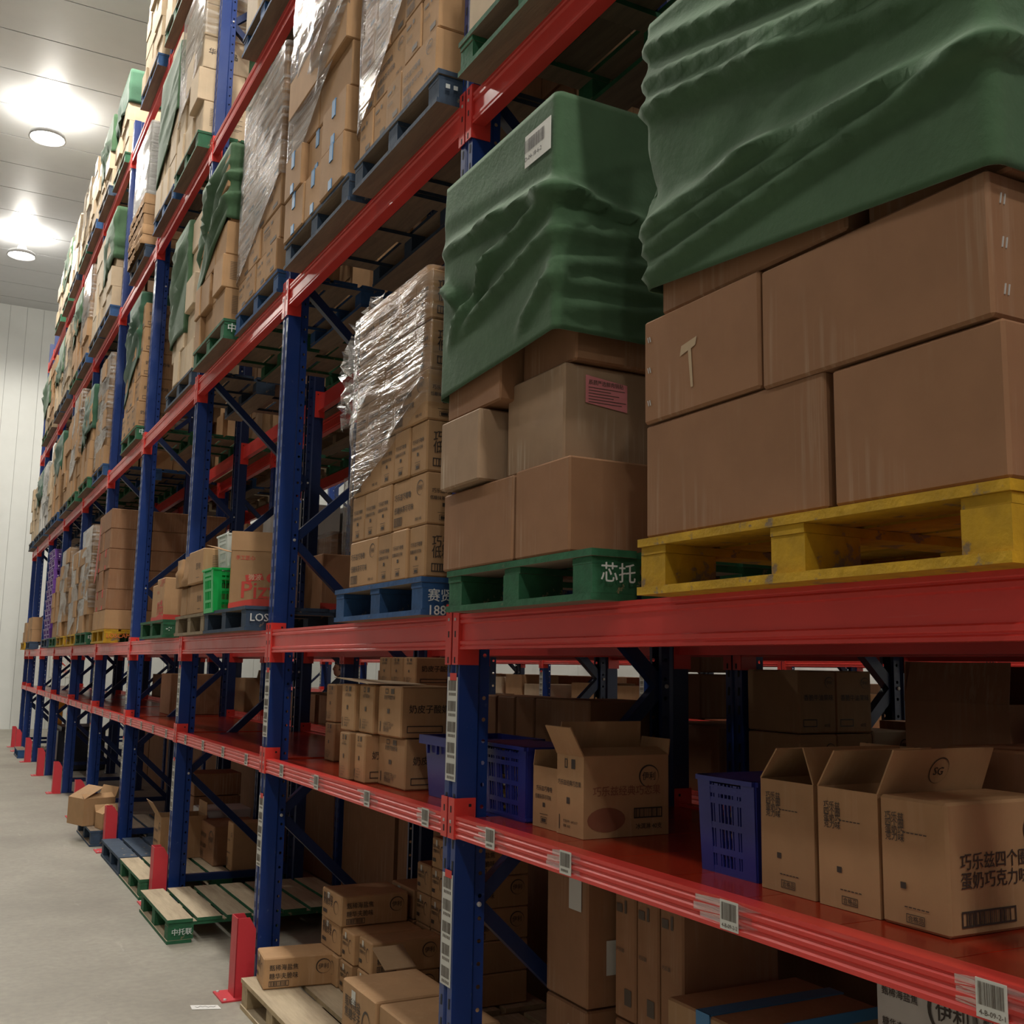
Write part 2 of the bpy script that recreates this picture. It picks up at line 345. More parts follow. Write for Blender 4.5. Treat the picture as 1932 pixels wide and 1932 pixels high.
DES = {
 'mend': d_end('巧乐兹巧噜噜', '低糖抹茶可可味'), 'mwide': d_wide('巧乐兹巧噜噜', '低糖抹茶可可味', True, .13),
 'mside': lambda w, h: [('t', '巧乐兹巧噜噜', w*.08, h*.58, w*.15, .8), ('t', '低糖抹茶可可味', w*.08, h*.38, w*.15, .8), ('f', w*.08, h*.1, w*.5, h*.16, .004), ('b', w*.12, h*.12, w*.4, h*.12, 14)],
 'hai': lambda w, h: [('t', '甄稀海盐焦', w*.08, h*.60, w*.083, .95), ('t', '糖华夫脆味', w*.08, h*.33, w*.083, .95), ('f', w*.08, h*.08, w*.27, h*.18, .003), ('b', w*.10, h*.11, w*.22, h*.12, 12)]+LOGO(w*.82, h*.62, h*.26),
 'hend': lambda w, h: [('t', '甄稀海盐', w*.1, h*.66, w*.12), ('t', '焦糖华夫', w*.1, h*.5, w*.12), ('r', w*.1, h*.2, w*.2, h*.12), ('o', w*.74, h*.55, w*.12, h*.22, .18), ('r', w*.30, h*.72, w*.12, h*.2, 1)],
 'four': lambda w, h: [('t', '巧乐兹', w*.1, h*.83, w*.10, .95), ('t', '四个圈', w*.1, h*.775, w*.10, .95), ('t', '蛋奶巧', w*.1, h*.72, w*.10, .95), ('t', '克力味', w*.1, h*.665, w*.10, .95)]+[('r', w*(.36+.06*i), h*.735, w*.045, .0022) for i in range(6)]+[('r', w*.31, h*.30, w*.08, h*.05)]+[('r', w*(.36+.06*i), h*.16, w*.045, .0022) for i in range(6)]+[('f', w*.38, h*.045, w*.26, h*.07, .0016), ('t', '合格品', w*.40, h*.06, w*.075)],
 'fours': lambda w, h: [('t', '巧乐兹四个圈', w*.1, h*.50, w*.105, .98), ('t', '蛋奶巧克力味', w*.1, h*.36, w*.105, .98), ('f', w*.10, h*.07, w*.48, h*.12, .004), ('b', w*.14, h*.085, w*.4, h*.09, 22), ('t', '数量', w*.74, h*.09, w*.07)]+LOGO(w*.82, h*.75, w*.14),
 'icons': lambda w, h: [('f', w*.32, h*.84, w*.12, h*.1, .004), ('r', w*.56, h*.84, w*.13, h*.1), ('r', w*.34, h*.79, w*.3, .0016), ('t', '奶皮子酸奶味', w*.27, h*.73, w*.075), ('r', w*.42, h*.45, w*.1, h*.09), ('r', w*.3, h*.27, w*.26, .0016), ('t', '贮存条件: -18℃以下', w*.26, h*.21, w*.05), ('t', '规格: 20支x75克', w*.26, h*.15, w*.05), ('t', '轻拿轻放', w*.26, h*.09, w*.06), ('r', w*.12, h*.08, w*.03, h*.2)],
 'milk': lambda w, h: [('t', '奶皮子酸奶味', w*.1, h*.50, w*.105), ('f', w*.08, h*.1, w*.46, h*.14, .004)],
 'butter': lambda w, h: [('t', '香脆牛油果味', w*.12, h*.52, w*.13)]+LOGO(w*.8, h*.8, w*.12)+[('f', w*.1, h*.1, w*.36, h*.12, .004), ('t', '60支', w*.65, h*.1, w*.08)],
 'classic': lambda w, h: [('t', '巧乐兹经典巧恋果', w*.04, h*.62, w*.115, .95), ('f', w*.3, h*.83, w*.1, h*.12, .004), ('r', w*.55, h*.83, w*.14, h*.12), ('r', w*.38, h*.39, w*.12, h*.08), ('t', '贮存条件: -18℃以下', w*.26, h*.16, w*.06), ('t', '规格: 30支', w*.26, h*.10, w*.06), ('r', w*.1, h*.06, w*.03, h*.18)],
 'classics': lambda w, h: [('t', '巧乐兹经典巧恋果', w*.10, h*.52, w*.10, 1, 1), ('p', [(w*.26+w*.22*math.cos(i*.35), h*.22+h*.15*math.sin(i*.35)) for i in range(18)], 2), ('t', '巧克力', w*.12, h*.18, w*.09, 1, 1), ('f', w*.58, h*.22, w*.34, h*.13, .004), ('b', w*.6, h*.23, w*.3, h*.11, 16), ('t', '冰淇淋 40支', w*.6, h*.09, w*.06)]+LOGO(w*.76, h*.74, w*.12),
 'lines': lambda w, h: [('r', w*.14, h*(.76-.05*i), w*(.7-(i % 3)*.07), .0032) for i in range(11)],
 'name': lambda w, h: [('t', '速冻食品', w*.42, h*.42, w*.10), ('t', '福', w*.3, h*.62, w*.2)],
 'tail': lambda w, h: [('t', '华餐食品', w*.1, h*.45, w*.16)],
 'small': lambda w, h: [('r', w*.12, h*.72, w*.28, h*.06), ('r', w*.5, h*.72, w*.1, h*.09), ('t', '巧乐兹', w*.12, h*.45, w*.12), ('r', w*.5, h*.1, w*.32, h*.11)],
 'mark': lambda w, h: [('t', '豆沙包', w*.55, h*.42, w*.10), ('r', w*.6, h*.15, w*.2, .003)],
 'pizza': lambda w, h: [('p', [(0, 0), (w, 0), (w, h*.035)]+[(w*(1-i/12), h*(.075+.055*math.sin((i/12)*3.4))) for i in range(13)]+[(0, h*.05)], 0), ('t', '此面向上', w*.53, h*.865, w*.13), ('t', '勿倒置 · 勿踩踏', w*.36, h*.80, w*.06), ('t', '手工匠心', w*.08, h*.63, w*.08), ('p', [(w*.25, h*.43), (w*.52, h*.455), (w*.56, h*.375), (w*.36, h*.355), (w*.34, h*.325), (w*.31, h*.352), (w*.27, h*.35)], 0), ('t', '微波', w*.30, h*.372, w*.11, 1, 2), ('p', [(w*.70+w*.1*math.cos(i*.35), h*.40+h*.065*math.sin(i*.35)) for i in range(18)], 0), ('t', 'Pizza', w*.17, h*.135, w*.40, 1.0)],
 'pizzaf': lambda w, h: [('p', [(0, 0), (w, 0), (w, h*.10), (0, h*.12)], 0)],
}
DESM = {'hend': [INK, LABW], 'classics': [INK, INKR_SHADED, INKR_SHADED], 'pizza': [INKR, INKR, KR_P], 'pizzaf': [INKR], 'mend': [INK], 'lines': [INKG], 'small': [INKG], 'icons': [INKG]}
def stack(desc, x0, y0, z0, width, rows, group, D=1.15, far=False, near=True, jit=.006, seed=0):
    """rows: (height, [front fractions from the near end], depth, [side depths], material, front design, side design, tape, look)"""
    rr = random.Random(seed+int(y0*100)+int(z0*10)); z = z0
    for ri, row in enumerate(rows):
        h, fr, dep, sides, mat, fd, sd, tape, look = row
        tot = sum(fr); y = y0; w0 = width*fr[0]/tot
        for ci, f in enumerate(fr):
            w = width*f/tot; jx = rr.uniform(-jit, jit)*1.5
            if far: FAR.box(x0+jx, x0+jx+dep, y+.003, y+w-.003, z, z+h-.003, FARM.index(mat))
            else:
                wide = w > 1.35*min(width*q/tot for q in fr) if len(set(fr)) > 1 else len(fr) <= 2
                d = (fd[1] if wide else fd[0]) if isinstance(fd, tuple) else fd
                carton(x0+jx, y, z, dep, w, h, mat, f'{look} carton, {ORD[ri]} row up, {ORD[ci]} from the near end, {desc}', group, d, sd if ci == 0 else None, tape, 0, near)
            y += w
        x = x0+dep
        for si, d in enumerate(sides):
            jy = rr.uniform(0, jit)
            if far: FAR.box(x+.003, x+d-.003, y0+jy, y0+jy+w0, z, z+h-.003, FARM.index(mat))
            else: carton(x, y0+jy, z, d, w0, h, mat, f'{look} carton, {ORD[ri]} row up, {ORD[si+1]} back, near side, {desc}', group, None, sd, None, 0, near)
            x += d
        z += h
    return z
# ------------------------------------------------------------------ pallets
_pm = {}
def board(dx, dy, dz, pm, wm):
    k = (round(dx, 3), round(dy, 3), round(dz, 3), pm.name, wm.name)
    if k not in _pm:
        b = MB(); b.box(-dx/2, dx/2, -dy/2, dy/2, 0, dz, 0, [1, 1, 0, 0, 0, 0]); _pm[k] = b.mesh('board', [pm, wm])
    return _pm[k]
def pallet(x0, y0, z0, wy, color, label, group='wooden pallets', stencil=None, detail=True, dx=1.2, h=.14, nb=7, rz=0):
    pm, wm = PALCOL[color]; o = empty('pallet', (x0+dx/2, y0+wy/2, z0), label, 'pallet', group, rz)
    t = h*.145; bz = h-3*t
    pcs = []
    bw = (dx-.028*(nb-1))/nb
    for i in range(nb): pcs.append(('deck_board', -dx/2+bw/2+i*(bw+.028), 0, h-t, bw, wy, t))
    for j in (-1, 0, 1):
        yy = j*(wy/2-.055); pcs.append(('stringer_board', 0, yy, h-2*t, dx-.012, .10, t))
        for i in (-1, 0, 1):
            pcs.append(('block', i*(dx/2-.085), yy, t, .155, .10, bz))
    for i in (-1, 0, 1): pcs.append(('bottom_board', i*(dx/2-.075), 0, 0, .15, wy, t))
    if detail:
        for nme, x, y, z, ax, ay, az in pcs:
            link(nme, board(ax, ay, az-.0006, pm, wm), o, (x+random.uniform(-.002, .002), y+random.uniform(-.003, .003), z))
    else:
        b = {}
        for nme, x, y, z, ax, ay, az in pcs:
            b.setdefault(nme, MB()).box(x-ax/2, x+ax/2, y-ay/2, y+ay/2, z, z+az-.0006, 0, [1, 1, 0, 0, 0, 0])
        for nme, mb in b.items(): tag(mb.build(nme+'s', [pm, wm], o), kind='stuff')
    if stencil:
        txt, m, s = stencil
        stick(o, ('st', txt, m.name, s), [('t', l, .02, -s*1.05*i, s) for i, l in enumerate(txt.split('|'))], m, (-dx/2+.004, -wy/2-.008, t+bz*.42), SD, 'stencil_lettering')
    return o
# ------------------------------------------------------------------ soft covers
def cover(name, label, cat, group, x0, x1, y0, y1, zt, zb, mat, folds=(), seed=1, amp=.012, res=.05, off=.012, top=True, thick=.004, rnd=10, far=.25):
    """cloth or film round a load: near side (U<0), front (0..W), far side (U>W); zb(U) gives the hem"""
    rr = random.Random(seed); Wd = y1-y0; D = x1-x0
    us = []; u = -D
    while u < Wd+far: us.append(u); u += res
    us += [Wd+far, 0.0, -.006, .006, -.012, .012, -.016, .016, Wd, Wd-.012, Wd+.012]; us = sorted(set(round(q, 4) for q in us))
    nv = max(6, int((zt-min(zb(q) for q in us))/res))
    F = list(folds)
    for i in range(rnd):
        a = rr.uniform(-D, Wd); z = rr.uniform(zb(0), zt); L = rr.uniform(.3, .8); sl = rr.uniform(-.6, .15)
        F.append(((a, z), (a+L, z+L*sl), rr.uniform(.3, 1)*amp, rr.uniform(.03, .08)))
    def disp(U, Z):
        d = 0
        for (p, q, am, w) in F:
            ex, ez = q[0]-p[0], q[1]-p[1]; L2 = ex*ex+ez*ez; t = ((U-p[0])*ex+(Z-p[1])*ez)/L2
            if -.25 < t < 1.25:
                n = ((U-p[0])*ez-(Z-p[1])*ex)/math.sqrt(L2)
                fade = min(1, max(0, (t+.25)*2.5))*min(1, max(0, (1.25-t)*2.5))
                if ex > 0: n = -n
                n2 = n/(w*.75 if n > 0 else w*.4)       # n > 0: above the ridge, a long slope; below it, a short drop
                d += am*fade*(max(0, 1-n2/1.6)**1.5 if n > 0 else math.exp(-n2*n2))
        return d+amp*.35*math.sin(7*U+3*Z+seed)*math.sin(5*Z-2*U+seed)
    b = MB(); cols = []
    for U in us:
        zz = zb(U); col = []
        for k in range(nv+1):
            Z = zt+(zz-zt)*k/nv; d = off+(disp(U, Z)*min(1, k/3) if k else 0)
            if U < 0: p = (x0-U, y0-d, Z); 
            elif U <= Wd: p = (x0-d, y0+U, Z)
            else: p = (x0+U-Wd, y1+d, Z)
            if abs(U) < .0125: # rounded near corner
                c = (U+.0125)/.025; p = (x0+.012-(.012+d)*math.sin(c*math.pi/2), y0+.012-(.012+d)*math.cos(c*math.pi/2), Z)
            if abs(U-Wd) < .0125:
                c = (U-Wd+.0125)/.025; p = (x0+.012-(.012+d)*math.cos(c*math.pi/2), y1-.012+(.012+d)*math.sin(c*math.pi/2), Z)
            b.v.append(p); col.append(len(b.v)-1)
        cols.append(col)
    for i in range(len(cols)-1):
        for k in range(nv): b.f.append((cols[i][k], cols[i+1][k], cols[i+1][k+1], cols[i][k+1])); b.m.append(0)
    if top:
        n0 = len(b.v); b.v += [b.v[c[0]] for c in cols]; b.f.append(tuple(range(n0, len(b.v)))[::-1]); b.m.append(0)
    o = b.build(name, mat, None, (0, 0, 0), 0, True)
    if thick:
        md = o.modifiers.new('thickness', 'SOLIDIFY'); md.thickness = thick; md.offset = 1
    # put the origin at the thing's own corner
    off0 = Vector((x0, y0, zb(0)))
    o.data.transform(Matrix.Translation(-off0)); o.location = off0
    return tag(o, label, cat, group)
def tarp(label, *a, **k): return cover('tarpaulin', label, 'tarpaulin', 'green tarpaulins over the loads', *a, **k)
def film(label, *a, **k):
    k.setdefault('thick', 0); k.setdefault('rnd', 14); k.setdefault('off', .014)
    if len(a) < 10: k.setdefault('amp', .008)
    return cover('stretch_wrap', label, 'plastic wrap', 'clear film round the loads', *a, **k)
# ================================================================== the setting
tag(MB().build('floor', CONC), kind='structure')
fl = bpy.data.objects['floor']; b = MB(); b.box(-8, 10, -14, 30, -.2, 0); fl.data = b.mesh('floor', [CONC])
ce = MB(); ce.box(-8.2, 10.2, -14.2, 30.2, CEIL+.05, CEIL+.2); ce = tag(ce.build('ceiling', SEAM), kind='structure')
b = MB(); b.hexa([(-9.1, -.57, 0), (9.1, -.57, 0), (9.1, .57, 0), (-9.1, .57, 0), (-9.1, -.562, .05), (9.1, -.562, .05), (9.1, .562, .05), (-9.1, .562, .05)])
cpm = b.mesh('ceiling_panel', [CEILM])
y = -13.4
while y < 29.8:
    link('ceiling_panel', cpm, ce, (1, y, CEIL)); y += 1.163
def wall(name, x0, x1, y0, y1, axis, n, inward, wm=None):
    b = MB(); b.box(x0, x1, y0, y1, 0, CEIL+.1); w = tag(b.build(name, SEAM), kind='structure')
    L = (x1-x0 if axis == 'x' else y1-y0); p = L/n
    pm = MB()
    if axis == 'x': pm.box(-p/2+.003, p/2-.003, -.02, .02, .0, CEIL)
    else: pm.box(-.02, .02, -p/2+.003, p/2-.003, .0, CEIL)
    me = pm.mesh('wall_panel', [wm or WALLM])
    for i in range(n):
        q = -L/2+p*(i+.5)
        link('wall_panel', me, w, ((x0+x1)/2+q, inward, 0) if axis == 'x' else (inward, (y0+y1)/2+q, 0))
wall('wall_far', -8.2, 10.2, 29.75, 29.95, 'x', 46, 29.73)
wall('wall_right', 10, 10.2, -14, 29.7, 'y', 36, 9.98)
wall('wall_left', -8.2, -8, -14, 29.7, 'y', 36, -7.98, WALLG)
b = MB(); b.box(-8, 10, -14.2, -14, 0, CEIL); tag(b.build('wall_near', WALLG), kind='structure')
# lamps: hanging high bay lamps, each with its own light and an added point for the ceiling glow
b = MB(); b.lathe([(0, .2), (.08, .2), (.11, .10), (.27, .06), (.29, -.02), (.27, -.02), (.25, .03), (0, .03)], 24); HB = b.mesh('housing', [HOUS], True)
b = MB(); b.lathe([(.25, .0), (.2, -.012), (0, -.015)], 24); LB = b.mesh('lens', [LENS])
b = MB(); b.bar((0, 0, .24), (0, 0, .5), .02, .02); RB = b.mesh('hanging_rod', [STEEL])
for i, (x, y, p) in enumerate(LAMPS):
    row = 'above the rack front' if x > -2 and x < 1 else ('above the aisle on the left' if x < 0 else 'above the aisle behind the racks')
    l = empty('high_bay_lamp', (x, y, 10.3), f'round glowing high bay lamp {row}, {ORD[i % 7]} along its row', 'lamp', 'high bay lamps under the ceiling')
    link('housing', HB, l); link('lens', LB, l, (0, 0, .02)); link('hanging_rod', RB, l)
    for kind, e in (('SPOT', p), ('POINT', p*GLOW)):  # the point above the housing is added to make the ceiling glow
        ld = bpy.data.lights.new('lamp_and_glow_light', kind); ld.energy = e; ld.color = LAMP_COL; ld.shadow_soft_size = .16
        if kind == 'SPOT': ld.spot_size = math.radians(168); ld.spot_blend = .25
        lo = bpy.data.objects.new('lamp_and_glow_light', ld); COL.objects.link(lo); lo.parent = l; lo.location = (0, 0, -.2 if kind == 'SPOT' else .30)
b = MB(); b.box(-.22, .22, -.008, 0, -.42, .42); nb = tag(b.build('notice_board', REDTAG, None, (7.62, 29.705, 1.53)), 'red notice board with white panels on the far wall', 'board')
b = MB(); b.box(-.17, .17, -.012, -.008, .02, .22); b.build('white_panel', LABW, nb); b = MB(); b.box(-.17, .17, -.012, -.008, -.36, -.12); b.build('white_panel', LABW, nb)
b = MB(); b.box(-.16, .16, -.03, 0, -.09, .09); xs = tag(b.build('exit_sign', flat('exit_green', (.05, .75, .30), .5, 1.5), None, (7.94, 29.705, 7.34)), 'small glowing green exit sign high on the far wall', 'sign')
# no-crossing sign on the far wall
sg = MB(); sg.box(-.26, .26, -.008, 0, -.33, .27); sg = tag(sg.build('warning_sign', LABW, None, (1.27, 29.705, 1.62)), 'white sign with red no-entry circle on far wall', 'sign')
stick(sg, 'sign', [('o', 0, .05, .15, .15, .14), ('t', '禁止跨越', -.16, -.22, .085)], INKR, (0, -.0105, 0), SD, 'printed_text')
b = MB(); b.bar((-.1, -.0105, .15), (.1, -.0105, -.05), .025, .001, 0, (0, 1, 0)); b.build('red_slash', INKR, sg)
b = MB(); b.lathe([(0, 0), (.02, .02), (0, .04)], 10, (0, -.0105, .10)); b.bar((0, -.0105, .10), (0, -.0105, .02), .03, .002, 0, (0, 1, 0)); b.bar((0, -.0105, .02), (.05, -.0105, -.03), .014, .002, 0, (0, 1, 0)); b.bar((0, -.0105, .02), (-.04, -.0105, -.04), .014, .002, 0, (0, 1, 0)); b.bar((-.05, -.0105, .06), (.05, -.0105, .08), .014, .002, 0, (0, 1, 0)); b.build('walking_figure', INK, sg)

# ================================================================== upright frames
HF = 8.27
def postmesh(name, paint, flip=False, holes=True, D=1.0, h=HF):
    b = MB(); s = (lambda x: D-x) if flip else (lambda x: x)
    pr = [(.085, -.04), (.075, -.05), (.0, -.05), (0, -.014), (.008, -.010), (.008, .010), (0, .014), (0, .05), (.075, .05), (.085, .04)]
    b.extz([(s(x), y) for x, y in pr], 0, h, 0, False, False)
    for sy in (-1, 1):
        b.poly([(s(.122), .04*sy, 0), (s(.122), .022*sy, 0), (s(.122), .022*sy, h), (s(.122), .04*sy, h)])
        if not holes: b.poly([(s(.085), .04*sy, 0), (s(.122), .04*sy, 0), (s(.122), .04*sy, h), (s(.085), .04*sy, h)]); continue
        p = .075; n = int(h/p); x0, x1 = .085, .122; xc = (x0+x1)/2; R = .0075
        for i in range(n+1):
            z0 = i*p; z1 = min(z0+p, h); zc = z0+p/2
            if zc+R > z1: b.poly([(s(x0), .04*sy, z0), (s(x1), .04*sy, z0), (s(x1), .04*sy, z1), (s(x0), .04*sy, z1)]); continue
            out = [(x0, z0), (xc, z0), (x1, z0), (x1, zc), (x1, z1), (xc, z1), (x0, z1), (x0, zc)]
            inn = [(xc+R*math.cos(-2.356+k*.7854), zc+R*math.sin(-2.356+k*.7854)) for k in range(8)]
            for k in range(8):
                j = (k+1) % 8
                b.poly([(s(out[k][0]), .04*sy, out[k][1]), (s(out[j][0]), .04*sy, out[j][1]), (s(inn[j][0]), .04*sy, inn[j][1]), (s(inn[k][0]), .04*sy, inn[k][1])])
    return b.mesh(name, [paint])
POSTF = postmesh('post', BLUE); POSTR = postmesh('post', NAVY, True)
b = MB(); z = .2
while z < HF-.1:
    for yy in (-.031, .031): b.poly([(-.0012, yy-.006, z), (-.0012, yy+.006, z), (-.0012, yy+.004, z+.034), (-.0012, yy-.008, z+.034)])
    z += .075
SLOTS = b.mesh('slot_row', [SLOT])
def brmesh(a, c):
    b = MB(); a = Vector(a); c = Vector(c); d = (c-a).normalized(); u = Vector((0, 1, 0)).cross(d)*.024
    for sy in (-.022, .020): b.hexa([a-u+Vector((0, sy, 0)), c-u+Vector((0, sy, 0)), c-u+Vector((0, sy+.002, 0)), a-u+Vector((0, sy+.002, 0)), a+u+Vector((0, sy, 0)), c+u+Vector((0, sy, 0)), c+u+Vector((0, sy+.002, 0)), a+u+Vector((0, sy+.002, 0))])
    b.hexa([a-u*1.02+Vector((0, -.022, 0)), c-u*1.02+Vector((0, -.022, 0)), c-u*1.02+Vector((0, .022, 0)), a-u*1.02+Vector((0, .022, 0)), a-u*.94+Vector((0, -.022, 0)), c-u*.94+Vector((0, -.022, 0)), c-u*.94+Vector((0, .022, 0)), a-u*.94+Vector((0, .022, 0))])
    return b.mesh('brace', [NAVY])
BR = []
zf = .91
BR.append(brmesh((.115, 0, .16), (.885, 0, .16)))
zz = [.16, .91, 1.66, 2.41, 3.16, 3.91, 4.66, 5.41, 6.16, 6.91, 7.66, 8.12]
for i in range(len(zz)-1):
    a = (.90, zz[i]) if i % 2 == 0 else (.10, zz[i]); c = (.10, zz[i+1]) if i % 2 == 0 else (.90, zz[i+1])
    BR.append(brmesh((a[0], 0, a[1]), (c[0], 0, c[1])))
BR.append(brmesh((.115, 0, 8.18), (.885, 0, 8.18)))
b = MB(); b.lathe([(0, .008), (.008, .006), (.009, 0)], 8); BOLT = b.mesh('bolt', [STEEL])
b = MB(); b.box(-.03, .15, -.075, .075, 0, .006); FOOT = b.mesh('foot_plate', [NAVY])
def strip_mesh(z0, z1, tagz=True):
    b = MB(); b.box(-.0026, -.0008, -.040, .042, z0, z1, 0); n = 5; st = (z1-z0)/n; rr = random.Random(3)
    for i in range(n):
        zt = z1-i*st-.012; y = .032
        while y > -.03:
            w = rr.uniform(.0012, .0036); b.poly([(-.0032, y, zt-st*.5), (-.0032, y-w, zt-st*.5), (-.0032, y-w, zt), (-.0032, y, zt)], 1); y -= w+rr.uniform(.0012, .003)
        for k in range(5): b.poly([(-.0032, .026-k*.012, zt-st*.74), (-.0032, .019-k*.012, zt-st*.74), (-.0032, .019-k*.012, zt-st*.60), (-.0032, .026-k*.012, zt-st*.60)], 1)
    if tagz: b.poly([(-.0034, .02, z1-.012), (-.0034, -.034, z1-.012), (-.0034, -.034, z1+.014), (-.0034, .02, z1+.014)], 2)
    return b.mesh('barcode_strip', [LABW, INKG, REDTAG])
ST1, ST2 = strip_mesh(1.325, 1.685), strip_mesh(.645, 1.012)
def frame(x, y, label, group, flip=False, strips=True):
    o = empty('upright_frame', (x, y, 0), label, 'rack frame', group)
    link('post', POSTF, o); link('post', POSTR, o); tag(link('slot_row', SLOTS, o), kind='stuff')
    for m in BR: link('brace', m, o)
    for i in range(1, len(zz)-1):
        q = link('bolt', BOLT, o, (.10 if i % 2 else .90, -.041, zz[i])); q.rotation_euler = (math.pi/2, 0, 0)
    link('foot_plate', FOOT, o); link('foot_plate', FOOT, o, (.88, 0, 0))
    if strips: link('barcode_strip', ST1, o); link('barcode_strip', ST2, o)
    return o
for i, y in enumerate(PYB):
    nm = 'last, at the far end of the row' if i == len(PYB)-1 else f'{ORD[i]} from the camera'
    frame(0, y, f'blue slotted upright frame of the aisle rack, {nm}', 'upright frames of the aisle rack')
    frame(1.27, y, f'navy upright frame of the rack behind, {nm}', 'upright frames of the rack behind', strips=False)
RACK3 = [3.27+2.32*k for k in range(10)]
for i, y in enumerate(RACK3):
    o = frame(5.54, y, f'bright blue upright frame across the hidden aisle, {ORD[i]} from the camera', 'upright frames across the hidden aisle')
# ================================================================== beams
def beamprof(h, ribs):
    f = -.005; p = [(.046, 0), (f, 0)]
    for a, c, d in ribs: p += [(f, a), (f+d, a+.004), (f+d, c-.004), (f, c)]
    return p+[(f, h), (.046, h)]
PB = beamprof(.123, [(.008, .018, .004), (.028, .092, .008), (.102, .112, .004)]); PS = beamprof(.072, [(.010, .024, .004), (.032, .044, .004), (.052, .062, .004)])
_bm = {}
def beam(x, y0, y1, li, label, group, back=False):
    h = .123 if li else .072; L = y1-y0-.108; k = (round(L, 3), li > 0, back); sx = -1 if back else 1
    if k not in _bm:
        b = MB(); b.prism([(sx*q, w) for q, w in (PB if li else PS)], -L/2, L/2); bm = b.mesh('beam_body', [RED])
        cs = []
        ch = (-.054, .162) if li else (-.006, .131)
        for e in (-1, 1):
            b = MB(); yb = e*(L/2+.002)
            b.box(*sorted((sx*-.0095, sx*-.0055)), *sorted((yb-e*.002, yb+e*.046)), ch[0], ch[1])
            b.box(*sorted((sx*-.0055, sx*.072)), *sorted((yb-e*.004, yb)), ch[0], ch[1])
            for zz_ in ((.02, .5, .9) if li else (.22, .72)):
                zc = ch[0]+(ch[1]-ch[0])*zz_+(.012 if li and zz_ < .1 else 0)
                b.box(*sorted((sx*-.0103, sx*-.0093)), *sorted((yb+e*.020, yb+e*.029)), zc-.011, zc+.011, 1)
            b.box(*sorted((sx*-.012, sx*-.0095)), *sorted((yb+e*.020, yb+e*.030)), ch[0]+(ch[1]-ch[0])*(.72 if li else .38), ch[0]+(ch[1]-ch[0])*(.72 if li else .38)+.01, 2)
            b.box(sx*.05-.005, sx*.05+.005, *sorted((yb-e*.0045, yb-e*.0035)), ch[1]-.03, ch[1]-.02, 1)
            cs.append(b.mesh('end_connector', [RED, SLOT, STEEL]))
        _bm[k] = (bm, cs)
    bm, cs = _bm[k]
    o = tag(link('pallet_beam', bm, None, (x, (y0+y1)/2, LZ[li])), label, 'beam', group)
    for c in cs: link('end_connector', c, o)
    return o
LV = ['first', 'second', 'third', 'fourth', 'fifth']
BEAMS = {}
for i in range(len(PYB)-1):
    for li in range(5):
        BEAMS[(i, li)] = beam(0, PYB[i], PYB[i+1], li, f'red front beam of the aisle rack, {LV[li]} level, {ORD[i]} bay', 'front beams of the aisle rack')
        if i < 9 or li < 3: beam(1.0, PYB[i], PYB[i+1], li, f'red rear beam of the aisle rack, {LV[li]} level, {ORD[i]} bay', 'rear beams of the aisle rack', True)
        if li < 4 and i < 9: beam(1.27, PYB[i], PYB[i+1], li, f'red near beam of the rack behind, {LV[li]} level, {ORD[i]} bay', 'near beams of the rack behind')
        if li < 3 and i < 9: beam(2.27, PYB[i], PYB[i+1], li, f'red far beam of the rack behind, {LV[li]} level, {ORD[i]} bay', 'far beams of the rack behind', True)
for i in range(len(RACK3)-1):
    for li in range(3): beam(5.54, RACK3[i], RACK3[i+1], li, f'bright red beam across the hidden aisle, {LV[li]} level, {ORD[i]} bay', 'front beams across the hidden aisle')
    beam(6.54, RACK3[i], RACK3[i+1], 1, f'red rear beam across the hidden aisle, {ORD[i]} bay', 'rear beams across the hidden aisle', True)
# shelf labels with bar codes on the step beams (parts of their beams)
def shelf_label(o, yw, txt, w=.062):
    y = yw-o.location.y
    b = MB(); b.box(-.0072, -.0052, y-w/2, y+w/2, .004, .068); l = b.build('barcode_label', LABW, o)
    it = [('b', -w/2+.005, .025, w-.01, .038, 24)]+([('t', txt, -w/2+.006, .009, .0125)] if txt else [('r', -w/2+.01+.008*i, .011, .005, .007) for i in range(5)])
    stick(l, ('lab', txt, w), it, INKG, (-.0078, y, 0), FR, 'bar_code')
for i, ys in {1: [(1.30, '4-B-09-2-1'), (1.985, '4-B-09-2-2'), (2.70, ''), (3.17, '')], 2: [(3.69, ''), (4.29, ''), (4.96, ''), (5.53, '')]}.items():
    for y, t in ys: shelf_label(BEAMS[(i, 0)], y, t)
for i in range(3, 9):
    for k in range(4): shelf_label(BEAMS[(i, 0)], PYB[i]+.35+.56*k, '')
# smears of clear tape beside the near labels
TSM = filmmat('clear_tape', .55, .5)
for i, y in ((1, 1.30), (1, 1.985), (1, 2.70), (1, 3.17), (2, 4.29), (2, 4.96), (2, 3.69)):
    o = BEAMS[(i, 0)]; b = MB(); yy = y-o.location.y
    for s in (-1, 1):
        for k in range(3):
            z = .015+.018*k; a = yy+s*.032; c = yy+s*random.uniform(.07, .13)
            b.poly([(-.0066, a, z), (-.0066, c, z+random.uniform(-.006, .012)), (-.0066, c, z+.012), (-.0066, a, z+.016)])
    tag(b.build('clear_tape', TSM, o), kind='stuff')
